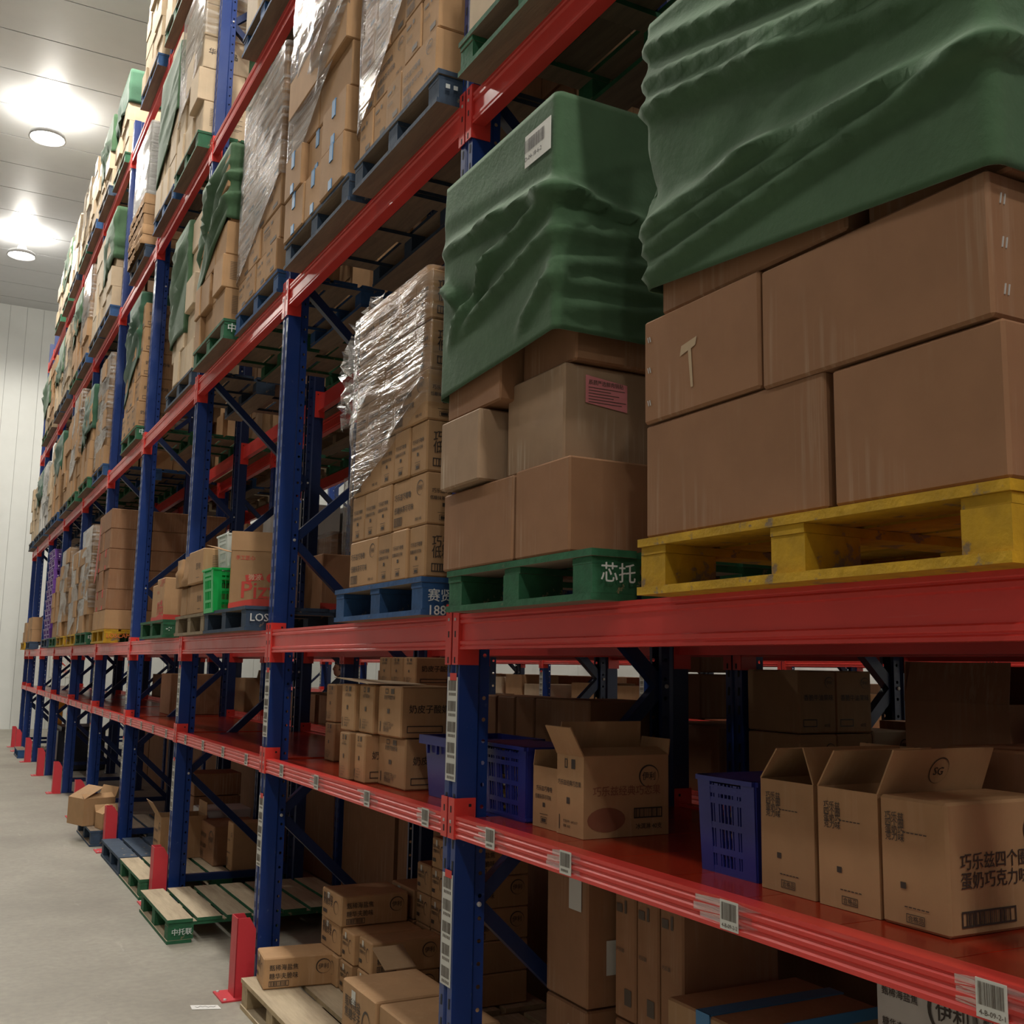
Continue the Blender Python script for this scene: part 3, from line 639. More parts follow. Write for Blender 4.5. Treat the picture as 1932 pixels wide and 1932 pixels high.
# ================================================================== shelf decks of level one
b = MB(); b.box(.052, .945, -.1385, .1385, -.03, 0); b.box(.052, .945, -.1385, -.1365, -.03, -.012); DP = b.mesh('deck_panel', [DECK])
for i in range(len(PYB)-1):
    for x, nm, n in ((0, 'aisle rack', len(PYB)), (1.27, 'rack behind', 8)):
        if i >= n: continue
        L = PYB[i+1]-PYB[i]-.12; k = max(2, int(L/.28)); o = empty('shelf_deck', (x, PYB[i]+.06, 1.205), f'glossy red sheet steel shelf deck of the {nm}, {ORD[i]} bay', 'shelf deck', 'red steel shelf decks')
        for q in range(k):
            p = link('deck_panel', DP, o, (0, L*(q+.5)/k, 0)); p.scale = (1, L/k/.28, 1)
# ================================================================== column guards
b = MB()
pr = [(0, -.062), (0, .062)]
def guardmesh():
    b = MB(); t = .005
    b.hexa([(0, -.06, .008), (t, -.06, .008), (t, .06, .008), (0, .06, .008), (0, -.06, .40), (t, -.06, .40), (t, .06, .40), (0, .06, .40)])
    b.v += []; y = -.06
    for yy in (-.06, .055):
        b.extz([(0, yy), (0, yy+t), (.0, yy+t)], .008, .009)
        n = len(b.v)
        P = [(0, .008), (.10, .008), (.10, .34), (.065, .40), (0, .40)]
        b.v += [(x, yy, z) for x, z in P]+[(x, yy+t, z) for x, z in P]
        b.f += [tuple(n+k for k in range(5)), tuple(n+5+k for k in range(5))[::-1]]+[(n+k, n+(k+1) % 5, n+5+(k+1) % 5, n+5+k) for k in range(5)]; b.m += [0]*7
    return b.mesh('guard_plate', [REDG])
GP = guardmesh()
b = MB(); b.box(-.07, .10, -.10, .10, 0, .008); GB = b.mesh('base_plate', [REDG])
for i, y in enumerate(PY):
    if i == 0: continue
    g = empty('column_guard', (-.118, y-.02, 0), f'red steel column guard at the foot of the {ORD[i+1]} upright', 'guard', 'red column guards on the floor')
    link('guard_plate', GP, g); link('base_plate', GB, g)
    for sx, sy in ((-.05, -.08), (-.05, .08)): link('bolt', BOLT, g, (sx, sy, .008))
# ================================================================== loads on the second level (beam tops at 1.905)
T2, T3, T4, T5 = TOP[1:]
PAL = 'wooden pallets on the aisle rack'
# --- yellow pallet, nearest
pallet(-.10, 1.146, T2, 1.064, 'yellow', 'chipped yellow wooden pallet on the shoulder-high beam at right', PAL)
g = 'big brown cartons on the yellow pallet'
q = 'on the yellow pallet'
carton(-.095, 1.146, 2.046, .45, .40, .278, KR_B, f'big brown carton, bottom row, nearest, {q}', g)
carton(-.092, 1.565, 2.046, .45, .625, .288, KR_B, f'big brown carton, bottom row, far end, {q}', g)
a = carton(-.10, 1.16, 2.328, .45, .585, .268, KR_B, f'big brown stapled carton, second row, nearest, under the tarpaulin edge', g)
c = carton(-.098, 1.75, 2.336, .45, .44, .270, KR_B, f'brown carton with tape scrap, second row, far end, {q}', g)
carton(-.05, 1.146, 2.600, .45, .335, .39, KR_B, f'brown carton, third row, nearest, half under tarpaulin, {q}', g)
carton(-.085, 1.50, 2.610, .45, .63, .38, KR_B, f'brown carton, third row, far end, half under tarpaulin, {q}', g)
for i, y in enumerate((1.146, 1.65)): carton(-.09, y, 2.99, .45, .50, .395, KR_B, f'brown carton hidden under tarpaulin, top row, {("nearest", "far end")[i]}, {q}', g)
for r in range(4):
    for k in range(1, 2): carton(-.09+.47*k, 1.16, 2.05+.30*r, .62, .5, .295, KR_B, f'brown carton behind the nearest one, {ORD[r]} row, {q}', g)
b = MB()
for s in (-.10, 0, .09): b.bar((-.229, -.18+.0, .135+s), (-.229, -.175, .155+s), .002, .004)
for s in (-.10, 0, .09):
    for w in (0, .008): b.bar((-.2255, .2925-.31-.28+w*0, .0), (-.2255, .2925-.31-.28, .001), .001, .001)
st = MB()
for z in (.05, .135, .215):
    for w in (0, .010): st.bar((-.223+.030+w, -.2915, z-.008), (-.223+.034+w, -.2915, z+.012), .0022, .0022)
st.build('staple', STEEL, a)
st = MB()
for z in (.05, .135, .215):
    for w in (0, .008): st.bar((-.2245, .195-w, z-.006), (-.2245, .199-w, z+.008), .002, .002)
st.build('staple', STEEL, c)
b = MB(); b.poly([(-.2248, .06, .165), (-.2248, .00, .175), (-.2248, .005, .155), (-.2248, .022, .15), (-.2248, .015, .055), (-.2248, .024, .055), (-.2248, .034, .148), (-.2248, .066, .14)]); b.build('tape_scrap', TAPE, c)
w0 = 1.12
F1 = [((1.00, 3.33), (.36, 3.17), .035, .045), ((.98, 3.23), (.15, 3.02), .04, .05), ((1.0, 3.16), (.45, 3.05), .045, .05), ((.55, 3.06), (.10, 2.96), .03, .05),
      ((1.0, 2.83), (.55, 2.86), .04, .05), ((.6, 2.86), (.10, 2.83), .03, .04), ((.98, 2.78), (.30, 2.82), .035, .04), ((1.0, 2.71), (.0, 2.80), .03, .035),
      ((-.3, 2.84), (.10, 2.80), .03, .04), ((1.06, 3.05), (.98, 2.92), -.03, .05)]
tarp('dark green tarpaulin with long diagonal folds over the yellow pallet load', -.10, .95, 1.146, 2.145, 3.40, lambda U: 2.588+.09*U if U > 0 else 2.588, CLOTH, F1, 3, .005, .018, rnd=4, far=.5)
# --- green pallet beside it
pallet(-.10, 2.427, T2, .926, 'green', 'green wooden pallet beside the yellow one, two white characters on its end', PAL, stencil=('芯托', INKW, .058))
g = 'cartons on the green pallet beside the yellow one'; q = 'on the green pallet beside the yellow one'
carton(-.10, 2.545, 2.046, .55, .325, .276, KR_B, 'brown carton, bottom row, near end, green pallet beside the yellow', g)
carton(-.105, 2.875, 2.046, .55, .51, .268, KR_B, 'wide brown carton, bottom row, far end, green pallet beside the yellow', g)
c = carton(-.055, 2.655, 2.326, .60, .36, .302, KR_S, 'scuffed brown carton with a pink label above the green pallet', g)
carton(-.135, 3.06, 2.322, .55, .30, .24, KR_S, 'pale worn carton, second row, far end, green pallet beside the yellow', g)
b = MB(); b.poly([(-.225, -.1812, .185), (-.075, -.1812, .170), (-.075, -.1812, .255), (-.225, -.1812, .270)]); l = b.build('pink_label', LABP, c)
stick(l, 'pink', [('t', '辰颐严选鲜肉锅贴', -.215, .243, .0165, .95)]+[('r', -.215, .232-.009*i, (.13, .08, .11, .09, .135, .12)[i], .0022) for i in range(6)], INKG, (0, -.1820, 0), SD, 'printed_text')
carton(-.03, 2.63, 2.632, .6, .33, .30, KR_B, 'brown carton, third row, near end, under the square green tarpaulin', g)
carton(-.106, 2.97, 2.572, .55, .40, .34, KR_B, 'brown carton, third row, far end, under the square green tarpaulin', g)
carton(-.03, 2.62, 2.935, .6, .42, .49, KR_B, 'brown carton, top row, near end, inside the square green tarpaulin', g)
carton(-.08, 3.05, 2.915, .55, .31, .44, KR_B, 'pale carton, top row, far end, inside the square green tarpaulin', g)
F2 = [((.74, 3.19), (.36, 3.17), .03, .04), ((.40, 3.17), (-.02, 3.13), .045, .045), ((.66, 2.87), (.36, 3.05), .04, .04), ((.40, 3.03), (-.02, 3.11), .035, .035), ((.56, 2.87), (.0, 3.0), .035, .04), ((.18, 2.76), (-.02, 2.88), .025, .04),
      ((-.02, 3.12), (-.4, 3.06), .035, .03), ((-.02, 2.99), (-.3, 3.03), .02, .05), ((0, 2.9), (-.35, 2.94), .02, .03), ((0, 2.84), (-.35, 2.86), .02, .03), ((-.05, 2.77), (-.35, 2.8), .018, .03), ((.75, 3.05), (.66, 2.98), .04, .05), ((.62, 2.98), (.45, 2.94), -.03, .06)]
o = tarp('square green tarpaulin with a barcode label over the green pallet load', -.113, .85, 2.605, 3.385, 3.438, lambda U: 2.70-.06*max(0, U), CLOTH, F2, 5, .005, .018, rnd=4)
b = MB(); b.box(-.0245, -.0235, .005, .165, .56, .665); l = b.build('barcode_label', LABW, o)
stick(l, 'dlab', [('b', -.148, .048, .125, .042, 34), ('t', 'D-04-18-6-2', -.145, .020, .020, 1.05)], INK, (-.0255, .0+.02, .56), FR, 'bar_code')
# --- blue pallet with printed cartons in film
pallet(-.10, 3.575, T2, .955, 'blue', 'blue wooden pallet with white stencilled number on its end', PAL, stencil=('赛贤|18867', INKW, .05))
g = 'printed cartons on the stencilled blue pallet'; rows = []
A_, B_ = (.197, [1, 1, 1, 2.15], .335, [], KR_T, ('mend', 'mwide'), 'mside', None, 'printed'), (.197, [2.15, 1, 1, 1], .16, [], KR_T, ('mend', 'mwide'), 'mend', None, 'printed')
rows = [A_, B_, (.197, [1, 1, 1, 2.15], .335, [], KR_T, ('mend', 'mwide'), 'mside', None, 'printed'), B_, A_, A_]
stack('blue stencilled pallet', -.085, 3.60, 2.046, .80, rows, g)
o = film('crumpled clear film round the printed cartons on the blue pallet', -.085, .6, 3.60, 4.405, 3.235, lambda U: 2.70-.36*max(0, U) if U > 0 else 2.70, FILM, [((.0, 2.72), (.3, 2.62), .03, .03), ((0, 2.78), (.25, 2.68), .025, .03)], 9, .01, .03)
def scrap(parent, name, p0, p1, p2, p3, mat, n=9, amp=.05, seed=1):
    rr = random.Random(seed); b = MB(); P = [Vector(p) for p in (p0, p1, p2, p3)]; ids = []
    for i in range(n+1):
        for j in range(n+1):
            u, v = i/n, j/n; p = P[0]*(1-u)*(1-v)+P[1]*u*(1-v)+P[2]*u*v+P[3]*(1-u)*v
            b.v.append(tuple(p+Vector((rr.uniform(-1, 1), rr.uniform(-1, 1), rr.uniform(-.6, .6)))*amp*.5))
    for i in range(n):
        for j in range(n):
            k = i*(n+1)+j; b.f.append((k, k+n+1, k+n+2, k+1)); b.m.append(0)
    return b.build(name, mat, parent, (0, 0, 0), 0, False)
Z0 = o.location.z
scrap(o, 'loose_film', (.0, .82, .55), (.03, .80, .10), (.03, 1.06, .10), (.0, .95, .40), FILMW, 9, .07, 2)
scrap(o, 'loose_film', (.02, .80, .58), (.02, .60, .62), (.06, .62, .55), (.06, .84, .46), FILMW, 6, .05, 5)
# --- slate pallet with the pizza carton and crates
pallet(-.10, 6.07, T2, 1.06, 'slate', 'worn slate blue pallet with stencilled letters, holding crates', PAL, stencil=('LOSCAM', INKW, .062))
g = 'pizza cartons on the aisle rack'
c = carton(-.062, 6.43, 2.046, .36, .34, .47, KR_T, 'tall tan carton with red pizza lettering on the slate pallet', g, None, 'pizza', None, -.26)
b = MB(); b.hexa([(-.18, -.172, .35), (.18, -.172, .35), (.18, -.168, .35), (-.18, -.168, .35), (-.18, -.1735, .466), (.18, -.1735, .466), (.18, -.168, .466), (-.18, -.168, .466)]); b.build('top_band', KR_T, c)
b = MB(); b.bar((-.18, -.1, .345), (-.30, -.02, .385), .10, .003); b.build('open_flap', KR_T, c)
carton(.38, 6.2, 2.046, .30, .34, .34, KR_B, 'tan carton with red band behind the pizza carton, slate pallet', g, None, 'pizzaf')
carton(.70, 6.2, 2.046, .36, .34, .46, KR_B, 'brown carton at the back of the slate pallet', g)
def crate(x, y, z, dx, dy, dz, mat, label, group, taper=.012, cols=7, content=None, lid=False, rows_=(.0, .22, .48, .74)):
    """slatted plastic crate; x,y,z: nearest corner"""
    o = empty('plastic_crate', (x+dx/2, y+dy/2, z), label, 'crate', group)
    def P(u, v, t): # u,v in -1..1, t in 0..1
        k = 1-taper*(1-t)/min(dx, dy)*2
        return Vector((u*dx/2*k, v*dy/2*k, t*dz))
    rim = MB(); wl = MB()
    for (a, c) in (((-1, -1), (1, -1)), ((1, -1), (1, 1)), ((1, 1), (-1, 1)), ((-1, 1), (-1, -1))):
        rim.bar(P(*a, .975), P(*c, .975), .022, dz*.05); rim.bar(P(*a, .90), P(*c, .90), .008, dz*.02)
        for t in rows_: wl.bar(P(*a, t+.012), P(*c, t+.012), .007, .016 if t else .03)
        wl.bar(P(*a, .86), P(*c, .86), .006, dz*.07)
        for i in range(1, cols):
            if i*2 == cols: continue
            u = a[0]+(c[0]-a[0])*i/cols, a[1]+(c[1]-a[1])*i/cols
            th = .016 if i*3 % cols == 0 else (.0045 if cols > 9 else .005)
            wl.bar(P(*u, .0), P(*u, .93), .006, th, 0, (c[0]-a[0], c[1]-a[1], 0))
    for a in ((-1, -1), (1, -1), (1, 1), (-1, 1)):
        s = .05; p0, p1 = P(*a, 0), P(*a, 1); i = Vector((-a[0], 0, 0))*s; j = Vector((0, -a[1], 0))*s
        cor = MB()
        for d in (i, j):
            n = Vector((d.y, d.x, 0)).normalized()*.004
            cor.hexa([p0-n, p0+d-n, p0+d+n, p0+n, p1-n, p1+d-n, p1+d+n, p1+n])
        cor.build('corner_post', mat, o)
    rim.build('rim', mat, o); wl.build('slatted_wall', mat, o)
    b = MB(); b.box(-dx*.47, dx*.47, -dy*.47, dy*.47, .004, .014); b.build('crate_floor', mat, o)
    if lid: b = MB(); b.box(-dx*.48, dx*.48, -dy*.48, dy*.48, dz*.985, dz); b.build('lid', mat, o)
    if content:
        rr = random.Random(int(x*1000+y*77)); b = MB()
        for k in range(150):
            p = Vector((rr.uniform(-1, 1)*(dx/2-.062), rr.uniform(-1, 1)*(dy/2-.062), .03+rr.uniform(0, content)*dz)); d = Vector((rr.uniform(-1, 1), rr.uniform(-1, 1), rr.uniform(-.5, .5))).normalized()*.045
            b.bar(p-d, p+d, .026, .010, rr.choice((0, 0, 1)))
        tag(b.build('wrapped_snacks', [SNACK, SNACKW], o), kind='stuff')
    return o
crate(-.12, 6.83, 2.046, .36, .285, .27, PL_GRN, 'bright green slatted plastic crate on the slate pallet', 'crates on the slate pallet', .012, 14)
crate(-.04, 6.84, 2.322, .34, .27, .22, PL_WHT, 'white plastic crate stacked on the green crate', 'crates on the slate pallet')
# --- bare brown pallet
pallet(-.10, 7.15, T2, .93, 'brown', 'bare dirty wooden pallet, right of the green one on second level', PAL)
g = 'cartons on the bare brown pallet'
carton(-.09, 7.22, 2.046, .5, .44, .20, KR_T, 'tan carton, bottom, near end, on the bare brown pallet', g, 'mark')
carton(-.08, 7.68, 2.046, .5, .12, .20, KR_T, 'crushed tan carton, bottom, third of three, bare brown pallet', g); carton(-.08, 7.81, 2.046, .5, .20, .20, KR_T, 'crushed tan carton, bottom, far end, bare brown pallet', g)
carton(-.12, 7.16, 2.248, .45, .46, .225, KR_T, 'tan carton with lines of print, upper row, bare brown pallet', g, 'mark', 'lines')
def baggy(x, y, z, dx, dy, dz, mat, label, group, seed):
    rr = random.Random(seed); o = cover('paper_sack', label, 'sack', group, x, x+dx, y, y+dy, z+dz, lambda U: z, mat, [((.02+.05*i, z), (.04+.05*i+rr.uniform(-.03, .03), z+dz), rr.uniform(-.016, .016), .025) for i in range(int(dy/.05))], seed, .012, .03, .0, True, 0, 12, dx)
    return o
baggy(-.10, 7.64, 2.25, .4, .19, .21, KR_T, 'crumpled brown paper sack beside the lined carton', 'crumpled sacks on the bare brown pallet', 4)
baggy(-.11, 7.85, 2.25, .4, .20, .20, KR_T, 'crumpled brown paper sack at the far end of bare pallet', 'crumpled sacks on the bare brown pallet', 8)
# --- green pallet with two pizza cartons
pallet(-.10, 8.56, T2, 1.02, 'green', 'dark green pallet with white mark under two pizza cartons', PAL, stencil=('-:·', INKW, .06))
g = 'pizza cartons on the aisle rack'
carton(-.09, 8.62, 2.046, .36, .33, .33, KR_T, 'tan pizza carton, near one of two on the green pallet', g, 'pizza', 'pizzaf')
carton(-.06, 8.99, 2.046, .36, .33, .30, KR_T, 'tan pizza carton, far one of two on the green pallet', g, 'pizzaf')
carton(.32, 8.62, 2.046, .36, .33, .30, KR_B, 'brown carton behind the near pizza carton, green pallet', g)
# --- yellow pallet and the tall brown stack
pallet(-.10, 11.80, T2, 1.0, 'yellow', 'yellow pallet with orange stencil under the tall brown stack', PAL, stencil=('LOSCAM', INKO, .062))
R_ = lambda fr, t: (.213, fr, .42, [.40, .38], KR_B, None, None, t, 'smooth brown')
stack('tall stack, second yellow pallet', -.095, 11.84, 2.046, .92, [(.205, [2, 1, 1, 1], .40, [.40, .38], KR_T, None, None, None, 'bulging brown'), R_([1.6, 1], TAPER), R_([1, 1, .8], None), R_([1, 1], TAPER), R_([1.2, .6, .6], None), R_([1.3, 1], None)], 'tall stack of smooth brown cartons')
b = MB(); b.poly([(-.118, 12.42, 3.2), (-.118, 12.5, 3.15), (-.122, 12.66, 2.72), (-.122, 12.70, 2.56), (-.122, 12.6, 2.6), (-.12, 12.52, 2.9)]); b.poly([(-.117, 12.42, 3.2), (-.12, 12.52, 2.9), (-.121, 12.6, 2.6), (-.121, 12.70, 2.56), (-.121, 12.66, 2.72), (-.117, 12.5, 3.15)])
tag(b.build('red_strap', TAPER), 'loose red ribbon hanging from the tall brown stack', 'ribbon')
# ================================================================== far loads of the second level
def farload(y0, w, lev, color, hgt, mat, kind, pdesc, xf=-.1, tone=0, rowh=.24, n=3, stencil=None, seed=0):
    zt = (T2, T3, T4, T5)[lev]
    pallet(xf, y0, zt, w, color, pdesc, PAL, stencil, y0 < 10)
    z = zt+.14; nr = max(1, int(round(hgt/rowh))); rr = random.Random(int(y0*31)+lev)
    rows = [(hgt/nr, [rr.choice((1, 1, 1.6)) for _ in range(n)], .4, [.38, .36], mat, None, None, None, '') for _ in range(nr)]
    stack('', xf+.02, y0+.03, z, w-.06, rows, '', far=True, seed=lev, jit=.02)
    top = z+hgt+.012; lb = pdesc.replace('pallet', 'load')
    if 't' in kind:
        cut = hgt*rr.uniform(.4, .6); fd = [((rr.uniform(0, w), z+hgt*rr.uniform(.3, 1)), (rr.uniform(0, w), z+hgt*rr.uniform(.3, .9)), .04, .06) for _ in range(4)]
        tarp('tarpaulin over the '+pdesc, xf+.02, xf+1.1, y0+.03, y0+w-.03, top, lambda U: top-cut-.25*max(0, U)*rr.random(), CLOTHD if tone else CLOTH, fd, int(y0*10)+lev, .02, .07)
    if 'f' in kind:
        cut = hgt*rr.uniform(.55, .8)
        film('glinting film over the '+pdesc, xf+.02, xf+1.1, y0+.03, y0+w-.03, top, lambda U: top-cut-.3*max(0, U), FILMW if tone else FILM, (), int(y0*10)+lev, .02, .07)
farload(13.32, 1.05, 0, 'green', 1.25, KR_T, 'f', 'green pallet with white mark, second level, beyond tall stack', -.1, 1, .21, 3, ('中托', INKW, .07))
farload(14.42, .98, 0, 'yellow', 1.05, KR_T, 'f', 'far yellow pallet with film load, second level', -.1, 0, .21, 4)
farload(15.72, 1.0, 0, 'yellow', 1.2, KR_T, 'f', 'far yellow pallet with orange end, second level', -.1, 0, .2, 3, ('LOSCAM', INKO, .06))
farload(16.80, 1.0, 0, 'green', .9, KR_T, '', 'far green pallet before the purple crates, second level', -.1)
pallet(-.1, 18.1, T2, 1.0, 'slate', 'dark blue pallet under the purple crates, second level', PAL, None, False)
for r in range(2):
    for k in range(9): crate(-.08, 18.12+.48*r, T2+.14+.155*k, .5, .44, .16, PL_PUR, f'purple plastic crate, {ORD[k]} up in the {("near", "far")[r]} stack', 'purple crates stacked on a pallet', .02, 6, None, False, (.0, .4))
pallet(-.1, 22.85, T2, .85, 'yellow', 'yellow pallet at the far end of the second level', PAL, None, False)
farload(21.5, .9, 0, 'slate', .45, KR_T, '', 'slate pallet with low load near the far end')
FAR.box(-.08, .4, 22.9, 23.5, T2+.14, T2+.34, 0); FAR.box(-.08, .4, 22.92, 23.3, T2+.34, T2+.52, 0)
# ================================================================== third level
q3 = 'third level'
pallet(-.10, 2.37, T3, 1.0, 'green', 'green edged pallet above the square tarpaulin, third level', PAL)
stack('pallet above square tarpaulin', -.09, 2.40, T3+.14, .93, [(.42, [1, 1, 1], .42, [], KR_P, None, None, None, 'pale'), (.42, [1, 1, 1], .42, [], KR_P, None, None, None, 'pale')], 'pale cartons above the square tarpaulin')
pallet(-.10, 1.20, T3, 1.05, 'brown', 'dark pallet overhead above the yellow pallet load, third level', PAL)
stack('pallet overhead at right', -.09, 1.22, T3+.14, .98, [(.4, [1, 1], .42, [], KR_T, None, None, None, 'tan')], 'tan cartons overhead at right')
pallet(-.10, 3.56, T3, .95, 'slate', 'slate pallet above the wrapped blue-pallet load, third level', PAL, stencil=('▪▪', INKW, .06))
g = 'printed cartons on the slate pallet of the third level'
A_, B_ = (.205, [2.1, 1, 1, 1], .36, [], KR_T, ('small', 'mwide'), None, None, 'printed tan'), (.205, [1, 1, 2.1, 1], .36, [], KR_T, ('small', 'mwide'), None, None, 'printed tan')
stack('third-level slate pallet', -.09, 3.60, T3+.14, .88, [A_, B_, A_, B_, A_, B_], g)
film('glinting film over the printed cartons on the third-level slate pallet', -.09, .9, 3.60, 4.48, 5.27, lambda U: 4.80-.75*max(0, U) if U > 0 else 4.8, FILM, (), 12, .012, .04)
pallet(-.10, 4.58, T3, 1.05, 'slate', 'second slate pallet, under cartons with blue tape, third level', PAL)
g = 'cartons with blue tape on the third level'
rw = lambda fr, t: (.24, fr, .40, [], KR_T, None, None, t, 'tan')
stack('blue-taped third-level load', -.10, 4.64, T3+.14, .98, [rw([1, .8, 1], TAPEB), rw([1.2, 1, 1], TAPEB), rw([1, 1], None), rw([1, 1.2], None), rw([1, 1], TAPEB), rw([1, 1.1], None)], g, jit=.015)
film('shiny grey film over the blue-taped cartons, third level', -.10, .9, 4.64, 5.62, 5.50, lambda U: 4.85-.5*max(0, U) if U > 0 else 5.0, FILMW, [((.1, 5.1), (.5, 4.9), .05, .05), ((.0, 4.95), (.4, 4.75), .04, .04)], 15, .014, .04)
pallet(-.04, 5.98, T3, 1.0, 'blue', 'blue pallet under the grey wrapped block, third level', PAL)
g = 'yellowish cartons inside the grey wrapped block'
rw = lambda fr: (.205, fr, .40, [], KR_T, 'small', None, None, 'yellowish')
stack('grey wrapped block', -.04, 6.0, T3+.14, .96, [rw([1, 1, 1, 1]), rw([1.5, 1, 1]), rw([1, 1, 1]), rw([1, 1, 1.4]), rw([1, 1, 1]), rw([1, 1.4, 1]), rw([1, 1, 1])], g)
film('cloudy grey film wrapped tight round the block, third level', -.04, .9, 6.0, 6.96, 5.48, lambda U: 4.62-.42*max(0, U) if U > 0 else 4.62, FILMW, (), 18, .010, .05)
pallet(-.10, 7.06, T3, .97, 'green', 'green pallet with two characters under torn tarpaulin, third level', PAL, stencil=('中托', INKW, .065))
g = 'cartons under the torn tarpaulin on the third level'
rw = lambda fr, s: (.24, fr, .38, [], KR_T, None, s, None, 'tan')
stack('torn-tarpaulin load', -.09, 7.12, T3+.14, .9, [rw([1, .5, 1, .6], 'lines'), rw([1, .5, 1, .6], 'lines'), rw([1, 1, .8], 'name'), rw([1, 1, 1], None), rw([1, 1], None)], g, jit=.02)
tarp('torn green tarpaulin hanging over tan cartons, third level', -.09, 1.0, 7.12, 8.02, 5.30, lambda U: 4.76-.35*max(0, U) if U > 0 else 4.75, CLOTH, [((-.2, 5.1), (.3, 5.0), .05, .05), ((-.1, 4.95), (.5, 4.7), .05, .06), ((.2, 5.2), (.8, 4.8), .06, .06), ((.5, 5.2), (.9, 4.6), -.06, .07)], 21, .03, .04, rnd=12)
pallet(-.03, 8.43, T3, 1.08, 'slate', 'slate pallet under cream cartons and hanging tarpaulin, third level', PAL)
g = 'cream cartons on the third level slate pallet'
rw = lambda fr: (.27, fr, .38, [], KR_P, None, None, None, 'cream')
stack('hanging-tarpaulin load', -.02, 8.47, T3+.14, .98, [rw([1, .8, .8, 1]), rw([1, .8, .8]), rw([1, 1, 1]), rw([1, 1]), rw([1, 1])], g, jit=.02)
tarp('long green tarpaulin hanging down the front of cream cartons', -.02, .5, 8.85, 9.45, 5.40, lambda U: 4.42, CLOTH, [((.1, 5.3), (.5, 4.9), .05, .05), ((.1, 5.0), (.55, 4.6), .05, .05)], 24, .03, .05)
pallet(-.06, 10.84, T3, 1.0, 'green', 'bright green pallet with white characters, beyond the fourth upright', PAL, stencil=('中托', INKW, .065))
g = 'printed cartons on the bright green third level pallet'
rw = lambda fr: (.255, fr, .38, [], KR_T, 'small', 'milk', None, 'printed')
stack('bright green third-level pallet', -.05, 10.88, T3+.14, .92, [rw([1, 1, 1]), rw([1, 1, 1]), rw([1, 1, 1]), rw([1, 1, 1]), rw([1, 1, 1])], g, jit=.012)
tarp('dark green tarpaulin with gaps over printed cartons, third level', -.05, .25, 11.05, 11.8, 5.45, lambda U: 4.75-.5*max(0, U), CLOTHD, [((.1, 5.3), (.5, 4.9), .05, .05)], 27, .03, .06)
for a in ((13.2, 1.0, 1, 'blue', 1.35, KR_T, 'f', 'blue pallet with silver wrapped load, third level', -.06, 1), (14.3, 1.0, 1, 'green', 1.2, KR_T, 't', 'green pallet beyond the silver wrapped load, third level', -.1, 1),
          (15.65, 1.0, 1, 'green', 1.45, KR_T, 'f', 'small green pallet with tall white wrap, third level', -.1, 1), (16.75, 1.0, 1, 'slate', 1.3, KR_T, '', 'slate pallet with plain cartons, third level, sixth bay', -.1),
          (18.05, 1.0, 1, 'blue', 1.3, KR_T, 't', 'far blue pallet with dark tarpaulin, third level', -.1, 1), (19.15, 1.0, 1, 'slate', 1.3, KR_P, '', 'far slate pallet with pale load, third level', -.1),
          (20.45, 1.0, 1, 'slate', 1.2, KR_W, 'f', 'far slate pallet with white wrapped load, third level', -.1, 1), (21.5, 1.0, 1, 'slate', 1.2, KR_P, 't', 'far slate pallet with green cloth, third level', -.1, 1), (22.85, .85, 1, 'slate', 1.1, KR_P, '', 'last slate pallet at the end of the third level', -.1)):
    farload(*a)
# ================================================================== fourth level
pallet(-.10, 5.98, T4, .98, 'blue', 'pale blue pallet at the very top, fourth level', PAL)
stack('top blue pallet, fourth level', -.09, 6.0, T4+.14, .92, [(.3, [1, 1, 1], .4, [], KR_P, None, None, None, 'pale'), (.3, [1, 1, 1], .4, [], KR_P, None, None, None, 'pale')], 'pale cartons at the very top')
for i, (y, cc) in enumerate(((1.2, 'brown'), (2.37, 'slate'), (3.56, 'blue'), (4.62, 'slate'))):
    pallet(-.1, y, T4, 1.0, cc, f'{cc} pallet of the fourth level above the frame, {ORD[i]} bay side', PAL, None, False)
    FAR.box(-.09, .4, y, y+1, T4+.14, T4+1.2, 0)
pallet(-.10, 8.40, T4, .98, 'green', 'green pallet under the tall glinting wrapped load, fourth level', PAL)
g = 'cartons of the tall glinting load on the fourth level'
rw = lambda fr, s: (.285, fr, .38, [], KR_P, None, s, None, 'cream')
stack('tall glinting load', -.09, 8.43, T4+.14, .92, [rw([1, 1, .8], 'lines'), rw([1, 1, .7], None), rw([1, .9, 1], 'tail'), rw([1, 1], None), rw([1, 1], None)], g, jit=.02)
film('very shiny film round the tall load, fourth level', -.09, 1.0, 8.43, 9.35, 7.45, lambda U: 6.65-.25*max(0, U) if U > 0 else 6.85, FILMW, (), 31, .016, .05)
pallet(-.08, 9.52, T4, 1.0, 'blue', 'blue pallet with pale cartons and green cloth, fourth level', PAL)
rw = lambda fr, s: (.30, fr, .38, [], KR_P, None, s, None, 'cream')
stack('green-cloth load, fourth level', -.07, 9.55, T4+.14, .92, [rw([1, 1, 1], 'milk'), rw([1, 1, 1], None), rw([1, 1, 1], 'milk'), rw([1, 1], None), rw([1, 1], None)], 'pale cartons under the flat green cloth', jit=.01)
tarp('flat light green cloth over pale cartons, fourth level', -.07, .9, 9.55, 10.47, 7.40, lambda U: 6.72-.45*max(0, U), CLOTH, (), 33, .015, .05)
pallet(-.06, 11.1, T4, 1.0, 'slate', 'slate pallet under bulging brown sacks, fourth level', PAL)
for k in range(5): baggy(-.09, 11.12, T4+.14+.11*k, .6, .95, .11, KR_T, f'flattened brown sack, {ORD[k]} from the bottom, fourth level', 'flattened brown sacks', 40+k)
FAR.box(-.06, 1.0, 11.14, 12.05, T4+.70, 7.35, 3)
film('grey film hood over the bulging sacks, fourth level', -.06, 1.0, 11.14, 12.05, 7.36, lambda U: 6.5, FILMW, (), 35, .016, .06)
